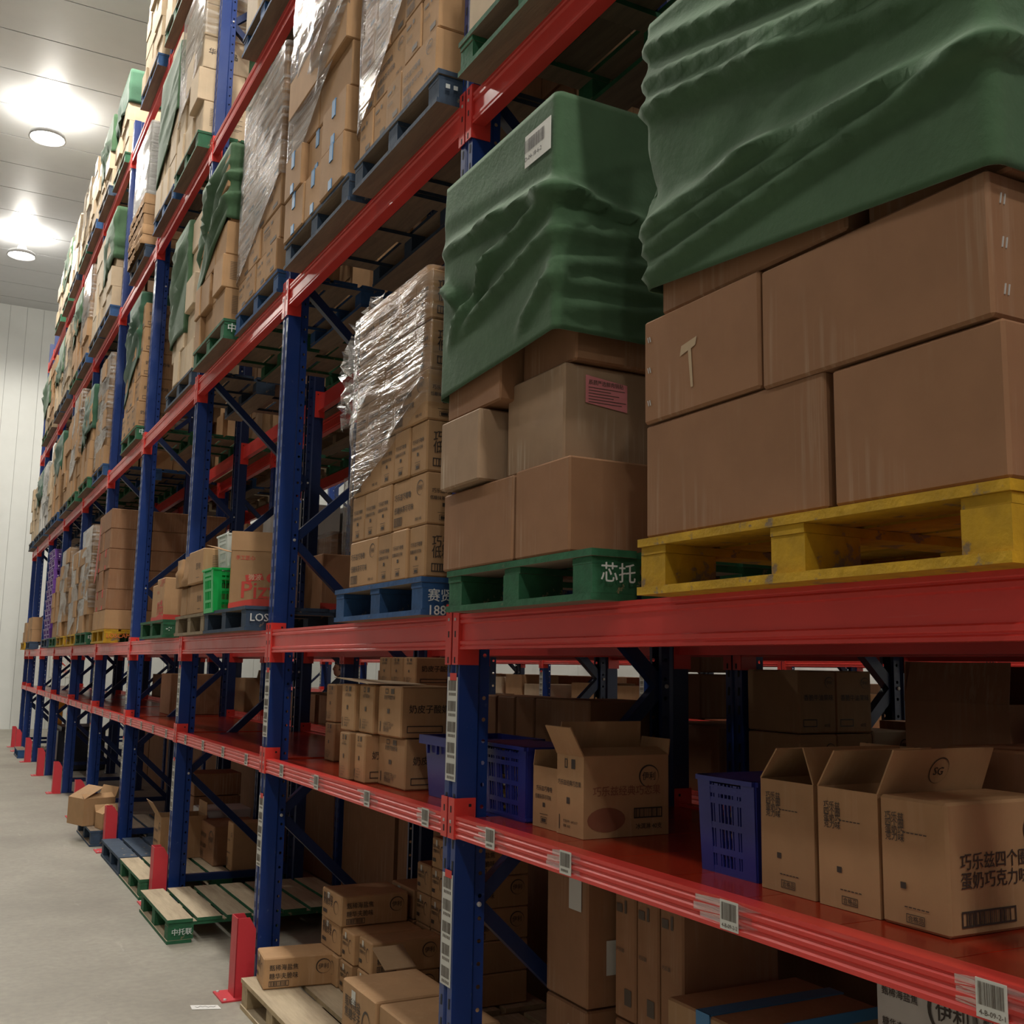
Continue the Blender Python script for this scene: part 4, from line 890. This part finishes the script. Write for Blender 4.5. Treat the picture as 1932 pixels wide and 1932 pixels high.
for a in ((13.3, 1.0, 2, 'blue', 1.25, KR_P, 't', 'blue pallet, fourth level, beyond the sacks', -.1, 0), (14.35, 1.0, 2, 'slate', 1.3, KR_P, '', 'slate pallet, fourth level, fifth bay', -.1), (15.65, 1.0, 2, 'blue', 1.3, KR_T, 'f', 'blue pallet with film load, fourth level', -.1, 1),
          (16.75, 1.0, 2, 'green', 1.3, KR_T, 't', 'green pallet with white characters, fourth level', -.1, 0), (18.05, 1.0, 2, 'slate', 1.2, KR_P, 'f', 'slate pallet with film, fourth level', -.1), (19.15, 1.0, 2, 'slate', 1.2, KR_P, 't', 'slate pallet with green cloth, fourth level', -.1),
          (20.45, 1.0, 2, 'brown', 1.2, KR_T, '', 'bare brown pallet, fourth level, far end', -.1), (21.5, 1.0, 2, 'green', 1.2, KR_P, 't', 'green pallet near the far end, fourth level', -.1)):
    farload(*a)
# ================================================================== fifth level
for a in ((8.43, .98, 3, 'green', 1.3, KR_P, 'f', 'green pallet of the top level above the frame', -.1), (9.5, .98, 3, 'green', 1.2, KR_P, '', 'green pallet of the top level with white cartons', -.1), (10.84, 1.05, 3, 'blue', 1.1, KR_P, '', 'blue pallet of the top level, splintered edge', -.1),
          (13.3, 1.0, 3, 'green', 1.1, KR_P, 't', 'green pallet of the top level under dark cloth', -.06, 1), (14.4, 1.0, 3, 'slate', 1.0, KR_P, 't', 'slate pallet of the top level under light cloth', -.1, 0), (15.65, 1.0, 3, 'blue', 1.1, KR_P, '', 'far blue pallet of the top level', -.1),
          (16.75, 1.0, 3, 'green', 1.1, KR_P, 'f', 'far green pallet of the top level in film', -.1), (18.05, 1.0, 3, 'slate', 1.0, KR_P, 'f', 'far slate pallet of the top level in film', -.1), (19.2, 1.0, 3, 'green', 1.0, KR_P, 't', 'far green pallet of the top level with cloth', -.1), (20.5, 1.0, 3, 'green', 1.0, KR_P, '', 'last green pallet of the top level', -.1)):
    farload(*a)
# ================================================================== first level (decks at 1.205)
D1 = 1.206
def open_carton(x, y, z, dx, dy, dz, mat, label, group, flaps, fd=None, sd=None, rz=0, fh=None, extra=None):
    """flaps: {'f'|'n'|'b'|'o': lean outwards in degrees (0 = upright)} for the front, near, back and far edge"""
    o = empty('open_carton', (x+dx/2, y+dy/2, z), label, 'carton', group, rz); t = .004
    b = MB(); X, Y = dx/2, dy/2
    for q in ((-X, -X+t, -Y, Y), (X-t, X, -Y, Y), (-X+t, X-t, -Y, -Y+t), (-X+t, X-t, Y-t, Y)): b.box(q[0], q[1], q[2], q[3], 0, dz, 0)
    b.box(-X+t, X-t, -Y+t, Y-t, 0, t, 1); b.build('body', [mat, KR_I], o)
    fl = fh or min(dx, dy)*.5
    for k, a in flaps.items():
        L = fl; a = math.radians(a) if not isinstance(a, tuple) else None
        if a is None: aa, L = flaps[k]; a = math.radians(aa)
        b = MB(); s, c = math.sin(a)*L, math.cos(a)*L
        P = {'f': ((-X, -Y, dz), (-X, Y, dz), (-s, 0, c)), 'b': ((X, -Y, dz), (X, Y, dz), (s, 0, c)), 'n': ((-X, -Y, dz), (X, -Y, dz), (0, -s, c)), 'o': ((-X, Y, dz), (X, Y, dz), (0, s, c))}[k]
        p, q, d = Vector(P[0]), Vector(P[1]), Vector(P[2]); n = (q-p).cross(d).normalized()*t*.5; e = (q-p)*.02
        b.hexa([p-n, q-n, q-n+d-e, p-n+d+e, p+n, q+n, q+n+d-e, p+n+d+e]); f = b.build('flap', [mat, KR_I], o)
        if extra and k in extra: stick(f, ('fl', k), [('o', 0, 0, .030, .032, .1), ('t', 'SG', -.017, -.011, .027)], INK, (0, -Y-s*.5-.004, dz+c*.5), Matrix(((1, 0, 0), (0, -s/L, -c/L), (0, c/L, -s/L))).to_4x4(), 'printed_text')
    if fd: stick(o, (fd, round(dy, 2), round(dz, 2), 'f'), DES[fd](dy, dz), DESM.get(fd, INK), (-X-EPS+.001, Y, 0), FR)
    if sd: stick(o, (sd, round(dx, 2), round(dz, 2), 's'), DES[sd](dx, dz), DESM.get(sd, INK), (-X, -Y-EPS+.001, 0), SD)
    return o
g1 = 'things on the first shelf, nearest bay'
gc = 'blue crates on the first shelf'
crate(.155, 3.225, D1, .215, .345, .25, PL_BLUE, 'blue slatted crate with lid beside the open carton, first shelf', gc, .012, 18, .75, True)
open_carton(.165, 3.035, D1, .30, .16, .195, KR_T, 'low open carton between blue crate and taller open carton', 'open cartons on the first shelf', {'b': (4, .05), 'o': (0, .05)}, 'mend')
open_carton(.158, 2.868, D1, .32, .160, .247, KR_T, 'tall open carton with red print, flap raised, first shelf', 'open cartons on the first shelf', {'f': (28, .10), 'b': (10, .05), 'o': (-8, .10), 'n': (-70, .06)}, 'classic', 'classics')
crate(.195, 2.125, D1, .36, .225, .243, PL_BLUE, 'blue slatted crate beside three tan cartons, first shelf', gc, .006, 15, .75, True)
open_carton(.183, 1.910, D1, .33, .18, .258, KR_T, 'tan open carton, furthest of three beside the blue crate', 'tan cartons in a row on the first shelf', {'o': (-35, .09), 'n': (-25, .09), 'b': (5, .08)}, 'four')
open_carton(.180, 1.715, D1, .33, .178, .259, KR_T, 'tan open carton, middle one, round mark on raised flap', 'tan cartons in a row on the first shelf', {'o': (-30, .095), 'n': (24, .105), 'b': (0, .08)}, 'four', None, extra='n')
carton(.173, 1.530, D1, .34, .178, .263, KR_T, 'closed tan carton, nearest of three, large black print', 'tan cartons in a row on the first shelf', 'four', 'fours')
# dark things further back on the shelf
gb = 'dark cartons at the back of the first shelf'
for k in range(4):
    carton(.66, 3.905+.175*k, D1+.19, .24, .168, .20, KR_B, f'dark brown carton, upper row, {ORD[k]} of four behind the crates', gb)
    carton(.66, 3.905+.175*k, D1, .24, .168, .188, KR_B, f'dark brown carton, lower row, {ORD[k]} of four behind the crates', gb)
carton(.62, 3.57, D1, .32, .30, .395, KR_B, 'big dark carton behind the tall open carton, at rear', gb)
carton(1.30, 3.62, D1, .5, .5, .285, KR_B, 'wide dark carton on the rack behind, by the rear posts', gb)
gk = 'cartons with round marks on the rack behind'
for r in range(2):
    for k in range(2):
        carton(1.275+.19*k, 3.12, D1+(.288 if r else 0), .195, .30, (.24, .285)[1-r], KR_T, f'carton with round mark, {("lower", "upper")[r]} {("left", "right")[k]} of four on the rack behind', gk, None, 'butter')
carton(1.66, 3.12, D1, .215, .30, .295, KR_P, 'pale lit carton right of the marked four, rack behind', gk, None, 'butter')  # paler kraft than its neighbours: light from the hidden aisle put into colour
for r in range(2): carton(1.30, 3.75+.0, D1+.31+.2*r, .26, .25, .195, KR_B, f'dark carton on the wide one, {ORD[r]} up, rack behind', gb)
open_carton(1.26, 2.20, D1, .42, .40, .43, KR_B, 'big dark open carton with tall flap, on the rack behind', gb, {'f': (-12, .13), 'b': (8, .12), 'o': (0, .13)})
carton(.60, 1.50, D1, .36, .39, .345, KR_B, 'dark printed carton behind the three tan cartons', gb, None, 'hai')
carton(1.30, 1.2, D1, .5, .9, .40, KR_B, 'large dark carton on the rack behind at far right', gb)
# second bay of the first shelf
g2 = 'yoghurt ice cartons on the first shelf'
for k, (x, y, w) in enumerate(((.135, 4.236, .31), (.075, 4.50+.055, .13), (.055, 4.70, .135))):
    carton(x, y, D1, .36, w, .212, KR_T, f'tan carton, lower row, {ORD[k]} from the near end, second bay shelf', g2, 'icons', 'milk')
for k, (x, y, w) in enumerate(((.115, 4.245, .27), (.10, 4.53, .185), (.085, 4.73, .185))):
    carton(x, y, D1+.214, .36, w, .215, KR_T, f'tan carton, upper row, {ORD[k]} from the near end, second bay shelf', g2, 'icons', 'milk')
for r in range(2): carton(.30, 5.625, D1+.207*r, .32, .155, .205, KR_T, f'reddish tan carton, {("lower", "upper")[r]} of two standing apart, second bay', g2, 'icons')
b = MB(); b.hexa([(.06, 4.50, 1.640), (.34, 4.50, 1.637), (.34, 4.80, 1.645), (.06, 4.95, 1.66), (.06, 4.50, 1.643), (.34, 4.50, 1.640), (.34, 4.80, 1.648), (.06, 4.95, 1.663)])
tag(b.build('cardboard_sheet', KR_P), 'loose pale cardboard sheet lying on the upper carton row', 'cardboard')
for k in range(3):
    for r in range(2): carton(.60, 5.24+.178*k, D1+.207*r, .34, .172, .205, KR_T, f'shaded carton, {("lowest", "middle")[r]} row, {ORD[k]} of three at shelf rear', g2)
    carton(.60, 5.24+.178*k, D1+.414, .34, .172, .150, KR_T, f'shaded carton, top row, {ORD[k]} of three at shelf rear', g2, 'icons', 'milk')
o = empty('plastic_tub', (.33, 3.92, D1), 'solid blue plastic tub behind the barcode post, first shelf', 'tub', gc)
b = MB(); b.hexa([(-.15, -.16, 0), (.15, -.16, 0), (.15, .16, 0), (-.15, .16, 0), (-.165, -.175, .22), (.165, -.175, .22), (.165, .175, .22), (-.165, .175, .22)]); b.build('body', PL_BLUE, o)
b = MB()
for q in ((-.185, -.165, -.195, .195), (.165, .185, -.195, .195), (-.165, .165, -.195, -.175), (-.165, .165, .175, .195)): b.box(*q, .205, .24)
for k in range(4): b.box(-.18, -.168, -.15+.09*k, -.142+.09*k, .17, .21)
b.build('rim', PL_BLUE, o)
carton(1.30, 11.45, D1, .45, .5, .36, KR_T, 'tall tan carton standing alone on the rack behind, third bay', 'lone cartons on the rack behind')
open_carton(1.30, 12.1, D1, .4, .4, .3, KR_T, 'open tan carton with side flap on the rack behind', 'lone cartons on the rack behind', {'n': (70, .16), 'b': (10, .14)})
carton(.45, 11.0, D1, .5, .5, .4, KR_B, 'dark carton deep on the first shelf beyond the fourth upright', gb)
# ================================================================== things on the floor
gp = 'wooden pallets standing on the floor'
pallet(-.125, 4.655, .001, 1.0, 'pale', 'pale raw wooden pallet on the floor under the small printed carton', gp, None, True, 1.2, .145, 5)
pallet(-.03, 3.60, .001, .98, 'pale', 'pale raw wooden pallet on the floor under the open-top cartons', gp, None, True, 1.15, .145, 5)
gs = 'salted ice cream cartons on the floor pallets'
carton(-.075, 5.375, .148, .36, .23, .147, KR_T, 'small printed carton alone at the front corner of floor pallet', gs, 'hend', 'hai', None, -.12)
pile = [(.245, 5.28, .29, 0), (.25, 5.095, .165, 0), (.27, 4.90, .175, 0), (.255, 5.285, .29, 1), (.255, 5.085, .17, 1), (.275, 4.895, .175, 1), (.24, 5.235, .30, 2)]
for i, (x, y, w, r) in enumerate(pile): carton(x, y, .148+.147*r, .36, w, .146, KR_T, f'flat printed carton, layer {ORD[r]}, {ORD[i % 3]} from far end, front pile on floor', gs, 'hend', 'hai')
for i, (x, y, w, n) in enumerate(((.63, 5.25, .30, 3), (.64, 5.07, .17, 4), (.64, 4.89, .17, 5), (.64, 4.70, .17, 5))):
    for r in range(n): carton(x, y, .148+.147*r, .36, w, .146, KR_T, f'flat printed carton, layer {ORD[r]}, {ORD[i]} from far end, rear pile on floor', gs, 'hend' if r > 1 else None, 'hai' if r > 1 else None)
go = 'open-top cartons at the front of the floor pallet'
c = carton(.0, 4.13, .148, .34, .385, .272, KR_T, 'tan carton with half folded top on floor pallet, far one', go, 'hend')
b = MB(); b.hexa([(.02, .19, .274), (.165, .19, .274), (.165, .35, .33), (.02, .35, .33), (.02, .19, .278), (.165, .19, .278), (.165, .35, .334), (.02, .35, .334)]); b.build('flap', KR_I, c)
carton(.01, 3.735, .148, .34, .385, .268, KR_T, 'tan plain carton on floor pallet beside the barcode post', go)
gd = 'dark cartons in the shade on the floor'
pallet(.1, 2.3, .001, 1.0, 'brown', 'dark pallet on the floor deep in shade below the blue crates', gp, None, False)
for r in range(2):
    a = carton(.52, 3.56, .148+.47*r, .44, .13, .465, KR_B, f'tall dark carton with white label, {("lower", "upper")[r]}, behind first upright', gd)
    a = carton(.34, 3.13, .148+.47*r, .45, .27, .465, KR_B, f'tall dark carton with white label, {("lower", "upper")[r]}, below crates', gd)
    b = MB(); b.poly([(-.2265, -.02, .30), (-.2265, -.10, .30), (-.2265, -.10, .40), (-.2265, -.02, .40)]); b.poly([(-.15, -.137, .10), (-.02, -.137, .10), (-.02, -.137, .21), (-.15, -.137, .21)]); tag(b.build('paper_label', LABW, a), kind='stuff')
    for k in range(3): carton(.42, 2.72+.125*k, .148+.46*r, .38, .12, .455, KR_B, f'narrow shaded carton, {("lower", "upper")[r]} row, {ORD[k]} from the near end, below crates', gd, 'small')  # darker kraft puts some of the shade into the colour
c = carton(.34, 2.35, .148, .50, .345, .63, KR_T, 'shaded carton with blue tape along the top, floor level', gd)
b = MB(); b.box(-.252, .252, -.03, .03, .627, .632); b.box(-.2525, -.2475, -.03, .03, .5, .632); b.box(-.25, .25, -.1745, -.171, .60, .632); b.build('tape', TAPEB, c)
pallet(.3, 1.2, .001, 1.0, 'brown', 'dark pallet on the floor at the right edge, under grey load', gp, None, False, 1.1)
for r in range(3):
    for k in range(3): carton(.62, 1.24+.31*k, .148+.29*r, .34, .30, .285, KR_W, f'grey wrapped carton, layer {ORD[r]}, {ORD[k]} from the near end, floor right', 'grey wrapped cartons on the floor', 'hai')
pallet(-.225, 7.06, .001, .985, 'greenpale', 'empty green edged pallet jutting into the aisle, pale top boards', gp, ('中托联', INKW, .042), True, 1.25, .145)
pallet(-.17, 8.42, .001, .95, 'greenpale', 'green edged pallet on the floor under open carton, third bay', gp, None, True, 1.2, .145)
pallet(-.17, 9.40, .001, 1.02, 'slatepale', 'slate pallet with splintered edge on the floor, third bay', gp, None, True, 1.2, .145)
g3 = 'cartons on the floor pallets of the third bay'
open_carton(.10, 9.17, .148, .36, .30, .33, KR_T, 'open carton with flap leaning to the aisle, green floor pallet', g3, {'f': (32, .14), 'b': (0, .1)}, 'mwide')
carton(.42, 8.72, .148, .40, .50, .30, KR_B, 'dark printed carton behind the open one, green floor pallet', g3, 'hai')
carton(.50, 8.45, .148, .38, .17, .36, KR_T, 'upright tan carton nearest on the green floor pallet', g3, 'mwide')
carton(.48, 9.42, .148, .42, .38, .34, KR_W, 'white foam carton on the slate floor pallet', g3)
for k in range(3): carton(.5, 9.9+.0, .148+.2*k, .42, .38, .195, KR_B, f'dark carton, {ORD[k]} up, at the far end of slate floor pallet', g3)
for k in range(3): carton(1.30, 6.35+.20*k, .002, .4, .19, .62, KR_T, f'tall narrow carton in the rear row on the floor, {ORD[k]} from near', g3, 'mwide')
for k in range(3): carton(1.30, 6.35+.20*k, .63, .4, .19, .26, KR_T, f'small carton above the tall narrow ones, {ORD[k]} from near', g3, 'small')
for k in range(4):
    o = empty('storage_tub', (1.55, 9.3+.55*(k % 2), .35*(k//2)+.002), f'black plastic tub, {("near", "far")[k % 2]} {("lower", "upper")[k//2]} of four in the rear row', 'tub', 'black tubs in the rear row')
    b = MB(); b.hexa([(-.2, -.24, 0), (.2, -.24, 0), (.2, .24, 0), (-.2, .24, 0), (-.23, -.26, .3), (.23, -.26, .3), (.23, .26, .3), (-.23, .26, .3)]); b.build('body', DARKB, o)
    b = MB(); b.box(-.245, .245, -.27, .27, .3, .335); b.build('lid', DARKB, o)
    b = MB(); b.poly([(-.2235, .1, .14), (-.2235, -.05, .14), (-.231, -.05, .25), (-.231, .1, .25)]); b.build('paper_label', LABW, o)
pallet(-.20, 10.95, .001, 1.0, 'slate', 'slate pallet on the floor under two open cartons, fourth bay', gp, None, True, 1.2, .145)
open_carton(-.30, 11.30, .148, .32, .32, .25, KR_T, 'open tan carton with red edged flap hanging over floor pallet', 'open cartons on the fourth bay floor pallet', {'f': (-62, .22), 'b': (20, .1), 'n': (-60, .08)}, None, None, .35)
open_carton(-.12, 10.98, .148, .22, .2, .14, KR_T, 'small open carton in front of the larger one, floor pallet', 'open cartons on the fourth bay floor pallet', {'f': (-55, .12), 'o': (40, .08)}, None, None, .2)
pallet(-.18, 21.0, .001, .9, 'blue', 'blue pallet on the floor near the far end of the aisle', gp, None, False)
o = empty('floor_machine', (.55, 18.9, .0), 'dark floor machine with orange mast between far uprights', 'machine')
b = MB(); b.box(-.35, .35, -.5, .5, .02, .62); b.box(-.30, .30, -.45, .45, .62, .68); b.build('body', DARKB, o)
b = MB(); b.box(-.33, -.22, .38, .50, .62, 1.08); b.box(-.36, -.18, .34, .54, .98, 1.06); b.build('mast', ORANGE, o)
b = MB(); b.lathe([(0, -.03), (.09, -.03), (.09, .03), (0, .03)], 16); w = b.mesh('wheel', [DARKB])
for sx in (-.36, .36):
    for sy in (-.35, .35): q = link('wheel', w, o, (sx, sy, .09)); q.rotation_euler = (0, math.pi/2, 0)
b = MB(); b.hexa([(-.345, 5.73, .001), (-.212, 5.68, .001), (-.215, 5.745, .001), (-.34, 5.80, .001), (-.345, 5.73, .003), (-.212, 5.68, .003), (-.215, 5.745, .004), (-.34, 5.80, .003)])
o = tag(b.build('paper_slip', PAPER), 'white slip of paper with handwriting lying on the aisle floor', 'paper')
b = MB(); pts = [(-.325+.012*i, 5.757-.0045*i+.009*(-1)**i*(1 if i % 3 else .3), .0046) for i in range(9)]
for p, q in zip(pts, pts[1:]): b.bar(p, q, .0025, .0004)
b.build('handwriting', INK, o)
# ================================================================== loads of the rack behind
GBK = 'pallets of the rack behind'
def backload(y0, w, lev, color, hgt, mat, wrap, desc):
    zt = TOP[lev]; pallet(1.18, y0, zt, w, color, desc, GBK, None, False)
    rr = random.Random(int(y0*17)+lev); n = rr.choice((2, 3)); nr = max(1, int(hgt/.28))
    stack('', 1.21, y0+.03, zt+.14, w-.06, [(hgt/nr, [rr.choice((1, 1.4)) for _ in range(n)], .45, [.5], mat, None, None, None, '')]*nr, '', far=True, jit=.03)
    if wrap: film('dull film over the '+desc, 1.18, 2.1, y0+.03, y0+w-.03, zt+.15+hgt, lambda U: zt+.2, FILM, (), int(y0*7), .012, .1)
cc = ['brown', 'slate', 'brown', 'green', 'brown', 'blue', 'brown']
for i in range(8):
    for k in range(2):
        for lev in (1, 2, 3):
            if i == 8 and lev > 1: continue
            y = PYB[i+1]+.07+1.14*k if i < 9 else 0
            if lev == 3 and i > 5: continue
            h = (1.15 if (i*2+k) % 3 else .75) if lev == 1 else 1.3
            backload(y, 1.08, lev, cc[(i*2+k+lev) % 7], h, (KR_B, KR_T, KR_W)[(i+k*2) % 3] if lev == 1 else KR_T, lev == 1 and (i+k) % 3 == 0, f'{cc[(i*2+k+lev) % 7]} pallet of the rear rack, {LV[lev]} level, {("near", "far")[k]} half, {ORD[i]} bay')
# ================================================================== across the hidden aisle
gx = 'goods across the hidden aisle'
for i, (y, w, h, m) in enumerate(((8.0, .5, .36, KR_T), (8.6, .6, .42, KR_B), (9.3, .43, .34, KR_T), (9.75, .4, .40, KR_P), (10.35, .8, .32, KR_T), (11.3, .6, .34, KR_T), (12.7, .45, .30, KR_P), (13.2, .5, .42, KR_T), (13.8, .6, .38, KR_P), (14.95, .33, .40, KR_T), (15.3, .7, .36, KR_B), (5.8, .7, .3, KR_B), (6.7, .6, .34, KR_T))):
    carton(5.6, y, 1.214, .6, w-.02, h, m, f'carton on the shelf across the hidden aisle, {ORD[i] if i < 14 else "last"} counted', gx)
b = MB(); b.box(.05, .95, .06, 2.26, -.034, 0); me = b.mesh('shelf_deck', [DECK])
for i in range(9): tag(link('shelf_deck', me, None, (5.54, RACK3[i], 1.206)), f'red shelf deck across the hidden aisle, {ORD[i]} bay', 'shelf deck', 'red steel shelf decks')
for i in range(7): FAR.box(5.6, 6.5, 5.75+2.32*i, 7.65+2.32*i, TOP[1], TOP[1]+1.3, i % 2); FAR.box(5.6, 6.5, 5.75+2.32*i, 7.65+2.32*i, .15, .9, (i+1) % 2)  # boxes above the second beam are unseen, added to block light
for i in range(7):
    for k in range(2):
        y = PYB[i+1]+.1+1.12*k; FAR.box(1.28, 2.15, y, y+1.05, .01, .75+.1*((i+k) % 3), 1)
        if i not in (1, 4, 5): FAR.box(1.9 if i == 0 else 1.45, 2.2, y, y+1.0, 1.206, 1.45 if i == 3 else 1.46+.07*((i+k) % 2), 1)
    FAR.box(6.7, 7.5, 5.8+2.32*i, 7.6+2.32*i, .6, 1.62, i % 2)
far = FAR.build('distant_cartons', FARM); tag(far, 'brown and pale cartons stacked on the far and rear pallets', 'cartons', None, 'stuff')
# ================================================================== the person in the hidden aisle
def skin_chain(name, verts, edges, radii, mat, parent, root=0, sub=2):
    me = bpy.data.meshes.new(name); me.from_pydata(verts, edges, []); me.materials.append(mat)
    o = link(name, me, parent)
    sk = o.modifiers.new('skin', 'SKIN')
    for i, r in enumerate(radii): me.skin_vertices[0].data[i].radius = (r, r) if not isinstance(r, tuple) else r
    me.skin_vertices[0].data[root].use_root = True
    o.modifiers.new('sub', 'SUBSURF').levels = sub; o.modifiers['sub'].render_levels = sub
    return o
def person(loc, rz):
    p = empty('person', loc, 'person with short black hair in dark jacket, seen in profile between racks', 'person', None, rz)
    # body faces +X; y is the person's left
    V = [(0, 0, .96), (0, 0, 1.15), (0, 0, 1.36), (0, 0, 1.47), (.01, 0, 1.56),
         (0, .19, 1.41), (.05, .24, 1.14), (.26, .18, 1.12), (0, -.19, 1.41), (.10, -.25, 1.16), (.33, -.16, 1.22),
         (0, .10, .90), (.01, .11, .50), (-.02, .11, .08), (.14, .11, .03), (0, -.10, .90), (.01, -.11, .50), (-.02, -.11, .08), (.14, -.11, .03)]
    E = [(0, 1), (1, 2), (2, 3), (3, 4), (2, 5), (5, 6), (6, 7), (2, 8), (8, 9), (9, 10), (0, 11), (11, 12), (12, 13), (13, 14), (0, 15), (15, 16), (16, 17), (17, 18)]
    Rr = [(.15, .11), (.15, .11), (.16, .11), .065, .055, .06, .045, .03, .06, .045, .03, .09, .06, .042, .04, .09, .06, .042, .04]
    hands = []
    for s, w in ((1, 7), (-1, 10)):
        b = Vector(V[w]); d = Vector((.8, -.25*s, .35)).normalized(); side = Vector((0, s, 0))
        V.append(tuple(b+d*.06)); E.append((w, len(V)-1)); Rr.append(.03); palm = len(V)-1
        for k, (sp, L) in enumerate(((-.03, .065), (-.01, .078), (.01, .083), (.03, .072))):
            a = b+d*.085+side*sp; V.append(tuple(a)); E.append((palm, len(V)-1)); Rr.append(.011)
            V.append(tuple(a+d*L*.55+Vector((0, 0, -.004)))); E.append((len(V)-2, len(V)-1)); Rr.append(.009)
            V.append(tuple(a+d*L*.85+Vector((0, 0, -.022)))); E.append((len(V)-2, len(V)-1)); Rr.append(.008)
        a = b+d*.04-side*.035; V.append(tuple(a)); E.append((palm, len(V)-1)); Rr.append(.012)
        V.append(tuple(a+d*.04-side*.025)); E.append((len(V)-2, len(V)-1)); Rr.append(.010)
    skin_chain('body', V, E, Rr, SKIN, p)
    skin_chain('jacket', V[:11], [e for e in E if max(e) < 11 and e != (3, 4)]+[(3, 4)], [(.175, .125), (.18, .13), (.185, .13), .085, .05, .078, .062, .046, .078, .062, .046], JACK, p)
    skin_chain('trousers', [V[0], V[11], V[12], V[13], V[15], V[16], V[17]], [(0, 1), (1, 2), (2, 3), (0, 4), (4, 5), (5, 6)], [(.165, .12), .11, .08, .062, .11, .08, .062], DARKB, p)
    for s in (1, -1):
        b = MB(); b.hexa([(-.10, .11*s-.05, 0), (.19, .11*s-.045, 0), (.19, .11*s+.045, 0), (-.10, .11*s+.05, 0), (-.09, .11*s-.045, .11), (.15, .11*s-.035, .06), (.15, .11*s+.035, .06), (-.09, .11*s+.045, .11)]); b.build('shoe', DARKB, p)
    for s, w in ((1, 7), (-1, 10)):
        b = Vector(V[w]); d = Vector((.8, -.25*s, .35)).normalized()
        q = MB(); q.bar(b-d*.03, b+d*.07, .078, .05); q.build('glove', GLOVE, p)
    # collar band
    b = MB(); b.lathe([(.072, 0), (.078, .02), (.070, .045)], 18, (.0, 0, 1.455)); b.build('red_collar', REDTAG, p)
    # head: profile rings
    h = MB(); rings = [(-.115, .045, .05, .02), (-.10, .058, .052, .028), (-.07, .080, .062, .022), (-.04, .088, .068, .016), (-.01, .092, .072, .012), (.02, .094, .074, .010), (.05, .096, .076, .004), (.08, .092, .072, -.002), (.105, .072, .056, -.006), (.118, .04, .03, -.008)]
    n = 20
    for z, rx, ry, cx in rings:
        for i in range(n):
            a = 2*math.pi*i/n; x = cx+rx*math.cos(a); y = ry*math.sin(a)
            if abs(math.sin(a)) < .35 and math.cos(a) > 0:
                x += {-.04: .008, -.01: .024, .02: .010, -.07: .008, -.10: .006}.get(z, 0)*(1-abs(math.sin(a))/.35)
            if abs(abs(a if a < math.pi else 2*math.pi-a)-.55) < .2 and z == .02: x -= .010
            h.v.append((x, y, 1.655+z))
    for r in range(len(rings)-1):
        for i in range(n): j = (i+1) % n; h.f.append((r*n+i, r*n+j, (r+1)*n+j, (r+1)*n+i)); h.m.append(0)
    h.f.append(tuple(range(n))[::-1]); h.m.append(0); h.f.append(tuple((len(rings)-1)*n+i for i in range(n))); h.m.append(0)
    hd = h.build('head', SKIN, p, (.02, 0, 0), 0, True)
    for s in (1, -1):
        b = MB(); b.lathe([(0, .008), (.007, .006), (.011, 0)], 10); e = b.build('eye', INK, hd, (.086, .030*s, 1.668)); e.rotation_euler = (0, math.pi/2, .3*s)
        b = MB(); b.hexa([(-.012, .070*s, 1.635), (.014, .070*s, 1.640), (.014, .082*s, 1.640), (-.012, .082*s, 1.635), (-.018, .070*s, 1.69), (.016, .070*s, 1.69), (.016, .088*s, 1.69), (-.018, .088*s, 1.69)]); b.build('ear', SKIN, hd)
        b = MB(); b.bar((.098, .014*s, 1.687), (.086, .045*s, 1.689), .006, .007); b.build('eyebrow', HAIR, hd)
    b = MB(); b.bar((.103, -.02, 1.588), (.103, .02, 1.588), .008, .007); b.build('mouth', INKR, hd)
    b = MB(); rr = random.Random(2); rg = [(-.03, 0), (.0, .0), (.03, .25), (.06, .8), (.09, 1.0), (.112, 1.0), (.128, 1.0)]
    for z, fr in rg:
        k = max(.02, 1-(z/.14)**3)**(1/3) if z > 0 else 1
        for i in range(n):
            a = math.pi*2*i/n; c = math.cos(a); lim = 1 if c < .15 else (.86 if fr < .6 else 1.06)
            b.v.append(((.103*k)*c*lim-.006+(0 if c < .15 else .004), .084*k*math.sin(a)*(1 if c < .15 else (.9 if fr < .6 else 1.02))+rr.uniform(-.003, .003), 1.66+z))
    for r in range(len(rg)-1):
        for i in range(n): j = (i+1) % n; b.f.append((r*n+i, r*n+j, (r+1)*n+j, (r+1)*n+i)); b.m.append(0)
    b.f.append(tuple((len(rg)-1)*n+i for i in range(n))); b.m.append(0)
    b.build('hair', HAIR, hd, (0, 0, 0), 0, True)
    return p
person((3.28, 13.99, .02), math.atan2(.47, -.88))

if LONG: print('LONG LABELS', LONG)
